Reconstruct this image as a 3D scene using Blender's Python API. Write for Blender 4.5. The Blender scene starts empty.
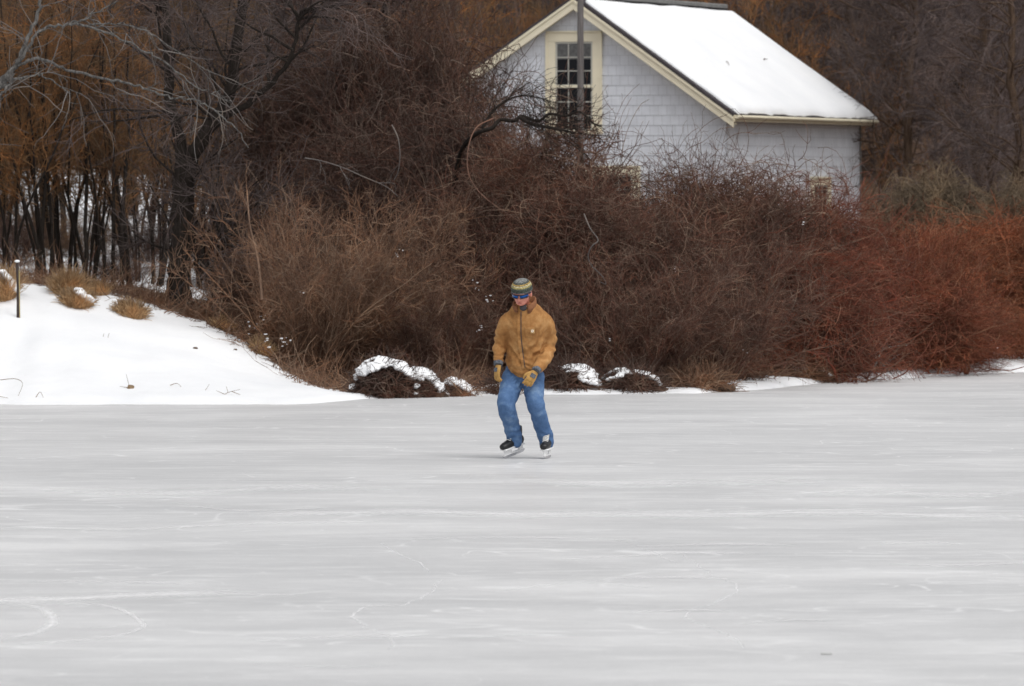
import bpy, bmesh, math, random
import numpy as np
from mathutils import Vector, Matrix, noise as mnoise

random.seed(7)
RNG = np.random.default_rng(11)
sc = bpy.context.scene
COL = sc.collection
F, CAMH, HY, CX = 6210.0, 2.56, 190.0, 512.0

def wx(px, d): return (px - CX) * d / F
def wz(py, d): return CAMH + (HY - py) * d / F
def wp(px, py, d): return (wx(px, d), d, wz(py, d))

# ------------------------------------------------------------------ materials
def new_mat(name):
    m = bpy.data.materials.new(name); m.use_nodes = True
    nt = m.node_tree
    b = nt.nodes['Principled BSDF']
    return m, nt, b

def N(nt, t, **kw):
    n = nt.nodes.new(t)
    for k, v in kw.items(): setattr(n, k, v)
    return n

def ramp(nt, fac, stops):
    r = N(nt, 'ShaderNodeValToRGB')
    e = r.color_ramp.elements
    while len(e) < len(stops): e.new(0.5)
    for el, (p, c) in zip(e, stops):
        el.position = p; el.color = (*c, 1) if len(c) == 3 else c
    nt.links.new(fac, r.inputs['Fac'])
    return r.outputs['Color']

def noise(nt, scale, detail=4, rough=0.55, vec=None, dist=0.0):
    n = N(nt, 'ShaderNodeTexNoise')
    n.inputs['Scale'].default_value = scale; n.inputs['Detail'].default_value = detail
    n.inputs['Roughness'].default_value = rough; n.inputs['Distortion'].default_value = dist
    if vec is None:
        tc = N(nt, 'ShaderNodeTexCoord'); vec = tc.outputs['Object']
    nt.links.new(vec, n.inputs['Vector'])
    return n.outputs['Fac']

def math_(nt, op, a, b=None, clamp=False):
    n = N(nt, 'ShaderNodeMath', operation=op); n.use_clamp = clamp
    for i, v in enumerate((a, b)):
        if v is None: continue
        if isinstance(v, (int, float)): n.inputs[i].default_value = v
        else: nt.links.new(v, n.inputs[i])
    return n.outputs[0]

def mixc(nt, fac, a, b, mode='MIX'):
    n = N(nt, 'ShaderNodeMix', data_type='RGBA', blend_type=mode)
    for s, v in ((n.inputs[0], fac), (n.inputs[6], a), (n.inputs[7], b)):
        if isinstance(v, (int, float)): s.default_value = v
        elif isinstance(v, tuple): s.default_value = (*v, 1)
        else: nt.links.new(v, s)
    return n.outputs[2]

def maprange(nt, v, a, b, c=0.0, d=1.0):
    n = N(nt, 'ShaderNodeMapRange'); n.clamp = True
    nt.links.new(v, n.inputs[0])
    for i, x in enumerate((a, b, c, d)): n.inputs[i + 1].default_value = x
    return n.outputs[0]

def bump(nt, b, h, strength=0.3, dist=0.02):
    n = N(nt, 'ShaderNodeBump'); n.inputs['Strength'].default_value = strength; n.inputs['Distance'].default_value = dist
    nt.links.new(h, n.inputs['Height']); nt.links.new(n.outputs[0], b.inputs['Normal'])

def simple(name, col, rough=0.7, var=0.12, scale=8, metal=0.0, bmp=0.0, spec=0.5):
    m, nt, b = new_mat(name)
    f = noise(nt, scale)
    c = ramp(nt, f, [(0.3, tuple(x * (1 - var) for x in col)), (0.7, tuple(min(1, x * (1 + var)) for x in col))])
    nt.links.new(c, b.inputs['Base Color'])
    b.inputs['Roughness'].default_value = rough; b.inputs['Metallic'].default_value = metal
    b.inputs['Specular IOR Level'].default_value = spec
    if bmp: bump(nt, b, noise(nt, scale * 4), bmp, 0.01)
    return m

def twig_mat(name, cols, rough=0.85, gain=1.0):
    """natural bark colour differs from stem to stem, with painted shadow pockets over it"""
    m, nt, b = new_mat(name)
    g = N(nt, 'ShaderNodeNewGeometry')
    st = [(i / (len(cols) - 1) if len(cols) > 1 else 0, tuple(x * gain for x in c)) for i, c in enumerate(cols)]
    c = ramp(nt, g.outputs['Random Per Island'], st)
    f = noise(nt, 1.5, 3)
    c2 = mixc(nt, 1.0, c, ramp(nt, f, [(.36, (.55, .53, .54)), (.52, (1, 1, 1)), (.66, (1.5, 1.38, 1.25))]), 'MULTIPLY')  # broad dark and pale patches paint the thicket's shadow pockets into the colour
    nt.links.new(c2, b.inputs['Base Color'])
    b.inputs['Roughness'].default_value = rough
    b.inputs['Specular IOR Level'].default_value = 0.25
    return m

TM = {
 'tan':    twig_mat('bark_tan_brown', [(.135,.068,.04),(.23,.13,.08),(.15,.085,.056),(.29,.205,.145),(.14,.058,.033)]),
 'dark':   twig_mat('bark_dark_brown', [(.055,.031,.026),(.095,.053,.039),(.08,.036,.026),(.15,.112,.09),(.065,.039,.032)]),
 'vine':   twig_mat('bark_vine_brown', [(.08,.038,.028),(.135,.067,.045),(.105,.041,.028),(.22,.16,.12),(.09,.044,.034)]),
 'redbr':  twig_mat('bark_red_brown', [(.15,.046,.03),(.20,.068,.04),(.17,.042,.025),(.21,.12,.08),(.14,.05,.034)]),
 'red':    twig_mat('bark_russet', [(.22,.068,.033),(.31,.10,.045),(.20,.06,.03),(.31,.15,.08),(.16,.068,.042)]),
 'orange': twig_mat('bark_orange_brown', [(.24,.11,.038),(.17,.10,.05),(.33,.13,.04),(.14,.10,.06),(.19,.10,.042)]),
 'orange2':twig_mat('bark_olive_orange', [(.15,.09,.045),(.11,.078,.05),(.20,.10,.04),(.095,.072,.052),(.13,.08,.045)]),
 'grey':   twig_mat('bark_grey_brown', [(.075,.057,.053),(.11,.085,.078),(.065,.05,.048),(.14,.11,.105),(.09,.063,.056)]),
 'olive':  twig_mat('bark_grey_olive', [(.15,.11,.072),(.20,.15,.10),(.125,.092,.062),(.23,.18,.125),(.17,.12,.072)]),
 'rust':   twig_mat('bark_rust_brown', [(.19,.055,.03),(.24,.078,.04),(.17,.045,.026),(.26,.13,.075),(.15,.055,.036)]),
 'orange3':twig_mat('bark_brown_orange', [(.19,.095,.04),(.14,.09,.05),(.25,.11,.045),(.12,.085,.055),(.16,.09,.045)]),
 'greyp':  twig_mat('bark_purple_grey', [(.11,.085,.08),(.16,.125,.118),(.095,.072,.07),(.19,.155,.15),(.13,.09,.082)]),
 'pale':   twig_mat('bark_lichen_grey', [(.16,.145,.135),(.11,.095,.088),(.21,.195,.185)]),
 'weed':   twig_mat('dry_weed', [(.28,.20,.12),(.20,.14,.09)]),
 'straw':  twig_mat('dry_grass_straw', [(.42,.26,.13),(.54,.37,.21),(.26,.15,.075),(.60,.45,.28),(.34,.20,.10)]),
}
def trunk_mat(name, a, b_):
    m, nt, b = new_mat(name)
    tc = N(nt, 'ShaderNodeTexCoord'); mp = N(nt, 'ShaderNodeMapping')
    mp.inputs['Scale'].default_value = (1, 1, 0.25)
    nt.links.new(tc.outputs['Object'], mp.inputs[0])
    f = noise(nt, 22, 7, .75, mp.outputs[0])
    nt.links.new(ramp(nt, f, [(.35, a), (.68, b_)]), b.inputs['Base Color'])
    b.inputs['Roughness'].default_value = .95; b.inputs['Specular IOR Level'].default_value = .15
    bump(nt, b, f, .8, .03)
    return m
TRUNK_DARK = trunk_mat('trunk_dark_bark', (.014,.011,.009), (.05,.04,.034))
TRUNK_GREY = trunk_mat('trunk_grey_bark', (.10,.085,.075), (.24,.21,.19))
TRUNK_BROWN = trunk_mat('trunk_brown_bark', (.07,.045,.032), (.17,.115,.08))
TRUNK_PALE = trunk_mat('trunk_lichen_bark', (.03,.028,.027), (.22,.21,.198))

def snow_material():
    m, nt, b = new_mat('snow_clean')
    f = noise(nt, 1.2, 5)
    nt.links.new(ramp(nt, f, [(.3, (.80,.81,.83)), (.7, (.86,.865,.875))]), b.inputs['Base Color'])
    b.inputs['Roughness'].default_value = .75; b.inputs['Specular IOR Level'].default_value = .2
    bump(nt, b, noise(nt, 9, 6), .25, .04)
    return m
SNOW = snow_material()

# ------------------------------------------------------------------ helpers
def link(o, parent=None):
    COL.objects.link(o)
    if parent is not None: o.parent = parent
    return o

def tag(o, label=None, cat=None, group=None, kind=None):
    if label: o['label'] = label
    if cat: o['category'] = cat
    if group: o['group'] = group
    if kind: o['kind'] = kind
    return o

def empty(name, loc=(0,0,0), rz=0, scale=(1,1,1)):
    o = bpy.data.objects.new(name, None); link(o)
    o.location = loc; o.rotation_euler = (0, 0, rz); o.scale = scale
    o.empty_display_size = .2
    return o

def mesh_np(name, V, Fq, smooth=False):
    """V (n,3), Fq (m,k) constant polygon size"""
    me = bpy.data.meshes.new(name)
    V = np.ascontiguousarray(V, dtype=np.float32); Fq = np.ascontiguousarray(Fq, dtype=np.int32)
    k = Fq.shape[1]
    me.vertices.add(len(V)); me.vertices.foreach_set('co', V.ravel())
    me.loops.add(Fq.size); me.loops.foreach_set('vertex_index', Fq.ravel())
    me.polygons.add(len(Fq))
    me.polygons.foreach_set('loop_start', np.arange(0, Fq.size, k, dtype=np.int32))
    me.polygons.foreach_set('loop_total', np.full(len(Fq), k, dtype=np.int32))
    if smooth: me.polygons.foreach_set('use_smooth', np.ones(len(Fq), dtype=bool))
    me.update(calc_edges=True)
    return me

def mesh_py(name, verts, faces, mat=None, smooth=False):
    me = bpy.data.meshes.new(name); me.from_pydata([tuple(v) for v in verts], [], faces); me.update()
    if smooth:
        for p in me.polygons: p.use_smooth = True
    if mat: me.materials.append(mat)
    return me

def obj(name, me, parent=None, mat=None):
    o = bpy.data.objects.new(name, me); link(o, parent)
    if mat:
        if len(me.materials) == 0: me.materials.append(mat)
        o.material_slots[0].link = 'OBJECT'; o.material_slots[0].material = mat
    return o

def norm(a): return a / np.maximum(np.linalg.norm(a, axis=-1, keepdims=True), 1e-9)

def tubes(pts, rad, sides=3):
    """pts (n,k,3), rad (n,k) -> V, F"""
    n, k, _ = pts.shape
    tan = np.empty_like(pts)
    tan[:, 1:-1] = pts[:, 2:] - pts[:, :-2]; tan[:, 0] = pts[:, 1] - pts[:, 0]; tan[:, -1] = pts[:, -1] - pts[:, -2]
    tan = norm(tan)
    ref = norm(np.cross(tan[:, :1], np.random.default_rng(3).normal(size=(n, 1, 3))))
    ref = np.repeat(ref, k, axis=1)
    u = norm(ref - (ref * tan).sum(-1, keepdims=True) * tan)
    v = np.cross(tan, u)
    a = np.arange(sides) * 2 * math.pi / sides
    ring = pts[:, :, None, :] + rad[:, :, None, None] * (np.cos(a)[None, None, :, None] * u[:, :, None, :] + np.sin(a)[None, None, :, None] * v[:, :, None, :])
    V = ring.reshape(-1, 3)
    idx = np.arange(n * k * sides).reshape(n, k, sides)
    A = idx[:, :-1]; B = idx[:, 1:]
    Fq = np.stack([A, np.roll(A, -1, axis=2), np.roll(B, -1, axis=2), B], axis=-1).reshape(-1, 4)
    return V, Fq

def grow(P0, D0, L, K, wander=.15, trop=(0,0,0), rng=RNG, curl=0.0):
    n = len(P0)
    pts = np.empty((n, K + 1, 3)); pts[:, 0] = P0
    d = norm(np.array(D0, float)); step = (np.asarray(L) / K).reshape(-1, 1) * np.ones((n, 1))
    trop = np.asarray(trop, float)
    ax = norm(rng.normal(size=(n, 3)))
    for i in range(K):
        pts[:, i + 1] = pts[:, i] + step * d
        d = d + rng.normal(size=(n, 3)) * wander + trop
        if curl: d = d + np.cross(ax, d) * curl
        d = norm(d)
    return pts

def kids(pts, per, tmin=.2, tmax=1.0, ang=(25, 60), rng=RNG):
    """origins and directions of side shoots"""
    n, k, _ = pts.shape
    ip = np.repeat(np.arange(n), per)
    t = rng.uniform(tmin, tmax, len(ip)) * (k - 1)
    i0 = np.minimum(t.astype(int), k - 2); fr = (t - i0)[:, None]
    a = pts[ip, i0]; b = pts[ip, i0 + 1]
    P = a + (b - a) * fr; T = norm(b - a)
    perp = norm(np.cross(T, rng.normal(size=T.shape)))
    an = np.radians(rng.uniform(ang[0], ang[1], len(ip)))[:, None]
    return P, norm(T * np.cos(an) + perp * np.sin(an)), ip, t / (k - 1)

def taper(n, K, r0, r1):
    r0 = np.asarray(r0, float).reshape(-1, 1) * np.ones((n, 1)); r1 = np.asarray(r1, float).reshape(-1, 1) * np.ones((n, 1))
    t = np.linspace(0, 1, K + 1)[None, :]
    return r0 * (1 - t) + r1 * t

class Bag:
    def __init__(s): s.V = []; s.F = []; s.n = 0
    def add(s, pts, rad, sides=3):
        V, Fq = tubes(pts, rad, sides); s.V.append(V); s.F.append(Fq + s.n); s.n += len(V)
    def mesh(s, name, smooth=False): return mesh_np(name, np.concatenate(s.V), np.concatenate(s.F), smooth)

# ------------------------------------------------------------------ terrain
SH_PX = np.array([(-2500, 74), (0, 74), (250, 74), (310, 74.4), (365, 76.0), (400, 76.5), (470, 77), (520, 77.6), (700, 78.2), (760, 79.6), (830, 82.5), (930, 85), (1024, 87.5), (1300, 90), (3500, 92)], float)
SX = (SH_PX[:, 0] - CX) * SH_PX[:, 1] / F
BH_PX = [(-3000, 1.9), (0, 1.27), (100, 1.13), (200, .87), (250, .62), (300, .32), (350, .12), (400, .12), (600, .12), (1024, .14), (3000, .3)]
BX = np.array([(p - CX) * 78 / F for p, _ in BH_PX]); BZ = np.array([b for _, b in BH_PX])

def sstep(t):
    t = np.clip(t, 0, 1); return t * t * (3 - 2 * t)

def vnoise(X, Y, s, seed=0):
    """smooth value noise"""
    x = X / s + 31.7 * seed; y = Y / s + 17.3 * seed
    xi = np.floor(x).astype(np.int64); yi = np.floor(y).astype(np.int64)
    fx = sstep(x - xi); fy = sstep(y - yi)
    def h(a, b):
        k = (a * 374761393 + b * 668265263 + seed * 982451653) & 0xffffffff
        k = ((k ^ (k >> 13)) * 1274126177) & 0xffffffff
        return ((k ^ (k >> 16)) & 0xffff) / 65535.0
    return (h(xi, yi) * (1 - fx) + h(xi + 1, yi) * fx) * (1 - fy) + (h(xi, yi + 1) * (1 - fx) + h(xi + 1, yi + 1) * fx) * fy

def shore(X): return np.interp(X, SX, SH_PX[:, 1]) + .45 * (vnoise(X, X * 0, 1.1, 3) - .5) + .22 * (vnoise(X, X * 0, .28, 4) - .5)

def ground(X, Y):
    X = np.asarray(X, float); Y = np.asarray(Y, float)
    t = Y - shore(X)
    bh = np.interp(X, BX, BZ)
    z = bh * (0.75 * sstep(t / 6.5) + .25 * np.clip(t / 6.5, 0, 1)) + .06 * sstep(t / .5)
    z = z + .13 * (vnoise(X, Y, 1.9, 1) - .5) * sstep(t / 2) + .04 * (vnoise(X, Y, .55, 2) - .5) * sstep(t / 1)
    z = z + np.clip(Y - 84, 0, 61) * .024
    z = z + .45 * (vnoise(X, Y, 8, 5) - .5) * sstep((Y - 90) / 20)
    z = z + np.clip(Y - 146, 0, 60) * .38
    z = np.where(t < 0, np.maximum(t * .5, -.4), z)
    return z

def G(x, y): return float(ground(np.array([x]), np.array([y]))[0])

def on_ground(px, py, d0=74.6, d1=83):
    """distance at which the bank surface is seen at this height in the picture"""
    for d in np.arange(d0, d1, .04):
        if HY + (CAMH - G(wx(px, d), d)) * F / d <= py: return float(d)
    return d1

def build_ground():
    xs = np.concatenate([np.linspace(-160, -22, 40), np.arange(-21.5, -8, .5), np.arange(-8, 9, .09), np.arange(9.5, 22, .5), np.linspace(23, 160, 40)])
    ys = np.concatenate([np.arange(72.5, 94, .09), np.arange(94, 130, .8), np.linspace(131, 230, 50)])
    X, Y = np.meshgrid(xs, ys)
    Z = ground(X, Y)
    V = np.stack([X, Y, Z], -1).reshape(-1, 3)
    ny, nx = X.shape
    i = np.arange(ny * nx).reshape(ny, nx)
    Fq = np.stack([i[:-1, :-1], i[:-1, 1:], i[1:, 1:], i[1:, :-1]], -1).reshape(-1, 4)
    me = mesh_np('snowy_ground', V, Fq, True)
    # where fallen leaves and bare litter show through the snow, under the thicket and up the wooded hill
    T = Y - shore(X)
    edge = np.interp(X, [wx(0, 80), wx(120, 80), wx(200, 79), wx(260, 78), wx(300, 77), wx(350, 76), wx(420, 77), wx(560, 78), wx(760, 80), wx(1024, 87)],
                     [5.9, 5.7, 5.2, 4.0, 2.8, 1.4, 1.2, .9, 1.0, 1.3])
    lit = sstep((T - edge) / 1.0) * .72
    left = sstep((-2.2 - X) / 1.5)
    lit = lit * (1 - .55 * left * sstep((Y - 84) / 3))
    lit = np.maximum(lit, sstep((Y - 143) / 5))
    a = me.attributes.new('litter', 'FLOAT', 'POINT'); a.data.foreach_set('value', lit.ravel().astype(np.float32))
    m, nt, b = new_mat('snow_and_leaf_litter')
    at = N(nt, 'ShaderNodeAttribute', attribute_name='litter')
    n1 = noise(nt, 2.6, 8, .7); n2 = noise(nt, 14, 5, .6)
    s = math_(nt, 'ADD', at.outputs['Fac'], math_(nt, 'MULTIPLY', math_(nt, 'SUBTRACT', n1, .5), 1.3))
    fac = maprange(nt, s, .46, .54)
    litc = ramp(nt, n2, [(.3, (.035,.022,.015)), (.5, (.085,.052,.034)), (.7, (.17,.10,.06))])
    snc = ramp(nt, noise(nt, .7, 5), [(.3, (.74,.75,.77)), (.7, (.82,.825,.835))])
    nt.links.new(mixc(nt, fac, snc, litc), b.inputs['Base Color'])
    b.inputs['Roughness'].default_value = .8; b.inputs['Specular IOR Level'].default_value = .2
    bump(nt, b, noise(nt, 5, 7, .6), .35, .05)
    o = obj('ground', me, mat=m); tag(o, kind='structure')
build_ground()

def build_ice():
    V = np.array([(-200, -30, 0), (200, -30, 0), (200, 110, 0), (-200, 110, 0)], float)
    me = mesh_np('ice', V, np.array([[0, 1, 2, 3]]))
    m, nt, b = new_mat('skated_ice')
    tc = N(nt, 'ShaderNodeTexCoord'); O = tc.outputs['Object']
    def mp(sx, sy, rot=0, off=0):
        n = N(nt, 'ShaderNodeMapping'); n.inputs['Scale'].default_value = (sx, sy, 1)
        n.inputs['Rotation'].default_value = (0, 0, rot); n.inputs['Location'].default_value = (off, off * .7, 0)
        nt.links.new(O, n.inputs[0]); return n.outputs[0]
    big = noise(nt, .22, 3, .5, mp(.8, .8, 0, 3))
    mid = noise(nt, .75, 6, .6, mp(.45, .8, .03, 1))
    fine = noise(nt, 2.4, 8, .68, mp(.45, 1, -.02, 5))
    grain = noise(nt, 40, 3, .6, mp(1, 1))
    def track(vec, scale, width, dist=1.0):
        f = noise(nt, scale, 1.5, .5, vec, dist)
        a = math_(nt, 'ABSOLUTE', math_(nt, 'SUBTRACT', f, .5))
        return maprange(nt, a, 0, width, 1, 0)
    t1 = track(mp(.5, 1, .05, 11), .55, .006)
    t2 = track(mp(.35, 1, -.08, 23), .9, .007)
    t3 = track(mp(.8, 1, .3, 37), .35, .0035)
    t4 = track(mp(.25, 1.2, .02, 47), 1.6, .011, .4)
    base = ramp(nt, mid, [(.36, (.54,.542,.547)), (.5, (.615,.615,.619)), (.64, (.72,.72,.722))])
    base = mixc(nt, maprange(nt, big, .35, .65, 0, .55), base, (.50,.503,.51))
    f2 = maprange(nt, fine, .5, .72, 0, .6)
    base = mixc(nt, f2, base, (.80,.80,.803))
    tr = math_(nt, 'MAXIMUM', math_(nt, 'MAXIMUM', t1, t2), math_(nt, 'MAXIMUM', t3, t4))
    patch = maprange(nt, noise(nt, .5, 4, .6, mp(.5, 1, 0, 71)), .42, .62, .1, 1)
    tr = math_(nt, 'MULTIPLY', math_(nt, 'MULTIPLY', tr, patch), .85)
    base = mixc(nt, tr, base, (.88,.88,.885))
    spk = noise(nt, 16, 6, .8, mp(.6, 1, 0, 91))
    base = mixc(nt, .35, base, ramp(nt, spk, [(.32, (.80,.80,.80)), (.5, (1, 1, 1)), (.68, (1.2,1.2,1.2))]), 'MULTIPLY')
    base = mixc(nt, .25, base, ramp(nt, grain, [(.3, (.8,.8,.8)), (.7, (1.15, 1.15, 1.15))]), 'MULTIPLY')
    nt.links.new(base, b.inputs['Base Color'])
    b.inputs['Roughness'].default_value = .38; b.inputs['Specular IOR Level'].default_value = .2
    bump(nt, b, fine, .04, .01)
    o = obj('frozen_pond_ice', me, mat=m); tag(o, kind='structure')
build_ice()

def ice_xy(px, py):
    d = F * CAMH / (py - HY); return wx(px, d), d

def catmull(P, per=6):
    P = np.array(P, float); out = []
    Q = np.vstack([2 * P[0] - P[1], P, 2 * P[-1] - P[-2]])
    for i in range(1, len(Q) - 2):
        for j in range(per):
            t = j / per
            out.append(.5 * ((2 * Q[i]) + (-Q[i-1] + Q[i+1]) * t + (2*Q[i-1] - 5*Q[i] + 4*Q[i+1] - Q[i+2]) * t*t + (-Q[i-1] + 3*Q[i] - 3*Q[i+1] + Q[i+2]) * t**3))
    out.append(P[-1]); return np.array(out)

def ice_marks():
    """snow-filled cracks and long blade arcs, thin sheets of frost lying on the ice"""
    V = []; Fc = []; fade = []; zi = [.0015]
    def strip(P, wx_, wy_, jag=0.0, per=6, amt=1.0):
        C = catmull(P, per); rr = np.random.default_rng(int(abs(P[0][0]) * 7 + P[0][1]))
        if jag: C = C + rr.normal(size=C.shape) * jag
        T = norm(np.gradient(C, axis=0)); Nn = np.stack([-T[:, 1] * wx_, T[:, 0] * wy_], -1)
        end = np.clip(np.sin(np.linspace(.05, math.pi - .05, len(C))), 0, 1) ** .5
        ww = (0.6 + .4 * rr.random(len(C)))
        b0 = len(V)
        for i, (c, nn, q, g_) in enumerate(zip(C, Nn, ww, end)):
            z = zi[0] + i * 1.5e-6
            V.append((c[0] + nn[0] * q, c[1] + nn[1] * q, z)); V.append((c[0], c[1], z)); V.append((c[0] - nn[0] * q, c[1] - nn[1] * q, z)); fade.extend([0, g_ * amt, 0])
        for i in range(len(C) - 1):
            k = b0 + 3 * i; Fc.append((k, k + 1, k + 4, k + 3)); Fc.append((k + 1, k + 2, k + 5, k + 4))
        zi[0] += .00012
    def pxs(L): return [ice_xy(*p) for p in L]
    cr1 = [(441,581),(432,592),(418,600),(400,606),(378,606),(366,608),(351,616),(362,624),(370,630),(386,636),(393,644),(388,650)]
    cr2 = [(672,548),(690,560),(706,572),(722,580),(738,586),(729,596),(715,604),(700,608),(686,616),(700,624),(720,632),(737,640),(745,650)]
    cr3 = [(612,540),(640,547),(662,556),(678,565)]
    cr4 = [(380,543),(402,556),(424,566),(428,573)]
    for c, w, q in ((cr1, .010, 1.5), (cr2, .009, 1.1), (cr3, .009, .9), (cr4, .009, 1)): strip(pxs(c), w, .04, .012, 5, q)
    arcs = [([(-30,604),(20,601),(60,600),(110,597),(160,595),(200,594),(240,593)], .05, .48, 1.0), ([(190,595),(240,595),(300,596)], .03, .12, .7),
            ([(-10,640),(20,637),(42,631),(52,623),(48,614),(36,608),(10,605)], .06, .26, 1.0),
            ([(20,645),(80,641),(120,636),(140,629),(142,625),(130,615),(112,608),(90,605),(50,604)], .03, .15, .85),
            ([(30,582),(90,582),(150,583),(200,585)], .02, .08, .8), ([(60,630),(110,628),(160,624)], .02, .05, .3),
            ([(250,642),(330,638),(440,636)], .02, .10, .5), ([(560,560),(620,557),(700,553),(760,555)], .02, .12, .5),
            ([(560,513),(680,515),(840,513),(960,517),(1040,516)], .05, .8, .8), ([(250,516),(400,512),(520,515),(600,514)], .05, .7, .75),
            ([(470,478),(600,484),(760,482),(900,484)], .05, 1.1, .5), ([(-20,488),(150,494),(300,488),(420,492)], .05, 1.3, .55), ([(760,498),(860,492),(960,496),(1040,490)], .05, 1.3, .55),
            ([(560,582),(650,578),(740,580)], .02, .12, .5), ([(500,592),(580,583),(660,590)], .02, .08, .4),
            ([(170,503),(240,511),(330,508)], .03, .2, .5), ([(630,613),(690,611),(730,612)], .02, .08, .9),
            ([(640,547),(720,545),(800,546)], .03, .15, .5), ([(0,528),(120,530),(260,524),(380,522)], .03, .25, .4),
            ([(890,565),(960,566),(1040,563)], .03, .15, .6),
            ([(880,545),(930,543),(960,545)], .02, .18, .6), ([(230,662),(320,668),(400,666)], .015, .06, .4), ([(460,640),(520,636),(600,637)], .015, .06, .4),
            ([(740,625),(790,621),(830,622)], .015, .06, .7), ([(400,540),(520,538),(640,541)], .02, .14, .4)]
    for c, w, wy_, q in arcs: strip(pxs(c), w, wy_, 0, 10, q)
    me = mesh_py('ice_marks', V, Fc)
    at = me.attributes.new('frost', 'FLOAT', 'POINT'); at.data.foreach_set('value', np.array(fade, np.float32))
    m, nt, b = new_mat('frost_in_skate_marks')
    tc = N(nt, 'ShaderNodeTexCoord'); mp_ = N(nt, 'ShaderNodeMapping'); mp_.inputs['Scale'].default_value = (.5, 1, 1); nt.links.new(tc.outputs['Object'], mp_.inputs[0])
    f = noise(nt, 5, 8, .75, mp_.outputs[0])
    a_ = N(nt, 'ShaderNodeAttribute', attribute_name='frost')
    al = math_(nt, 'MULTIPLY', a_.outputs['Fac'], maprange(nt, f, .3, .62, .25, 1), True)
    tr = N(nt, 'ShaderNodeBsdfTransparent'); mx = N(nt, 'ShaderNodeMixShader')
    b.inputs['Base Color'].default_value = (.86,.86,.865,1); b.inputs['Roughness'].default_value = .7; b.inputs['Specular IOR Level'].default_value = .12
    nt.links.new(al, mx.inputs[0]); nt.links.new(tr.outputs[0], mx.inputs[1]); nt.links.new(b.outputs[0], mx.inputs[2])
    nt.links.new(mx.outputs[0], nt.nodes['Material Output'].inputs[0])
    me.materials.append(m)
    o = obj('ice_surface_marks', me); tag(o, kind='structure')
ice_marks()

# ------------------------------------------------------------------ plant prototypes
def proto_arch(seed, W=2.5, H=2.5, stems=75):
    r = np.random.default_rng(seed)
    a = r.uniform(0, 2*math.pi, stems); q = np.sqrt(r.random(stems)) * W * .24
    P = np.stack([np.cos(a) * q, np.sin(a) * q, np.full(stems, -.15)], -1)
    D = np.stack([np.cos(a) * (.25 + q * .9), np.sin(a) * (.25 + q * .9), np.ones(stems)], -1) + r.normal(size=(stems, 3)) * .15
    s0 = grow(P, D, r.uniform(.75, 1.25, stems) * H, 10, .09, (0, 0, -.035), r)
    P1, D1, ip, t = kids(s0, 15, .12, 1, (20, 60), r)
    s1 = grow(P1, D1, r.uniform(.25, .8, len(P1)) * (1.25 - .5 * t), 6, .16, (0, 0, -.01), r)
    P2, D2, _, t = kids(s1, 7, .1, 1, (20, 65), r)
    s2 = grow(P2, D2, r.uniform(.12, .42, len(P2)), 3, .2, (0, 0, .02), r)
    A = Bag(); A.add(s0, taper(stems, 10, r.uniform(.008, .016, stems), .004))
    B = Bag(); B.add(s1, taper(len(s1), 6, .0055, .003)); B.add(s2, taper(len(s2), 3, .0036, .002))
    return A.mesh('arching_stems'), B.mesh('arching_twigs')

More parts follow.
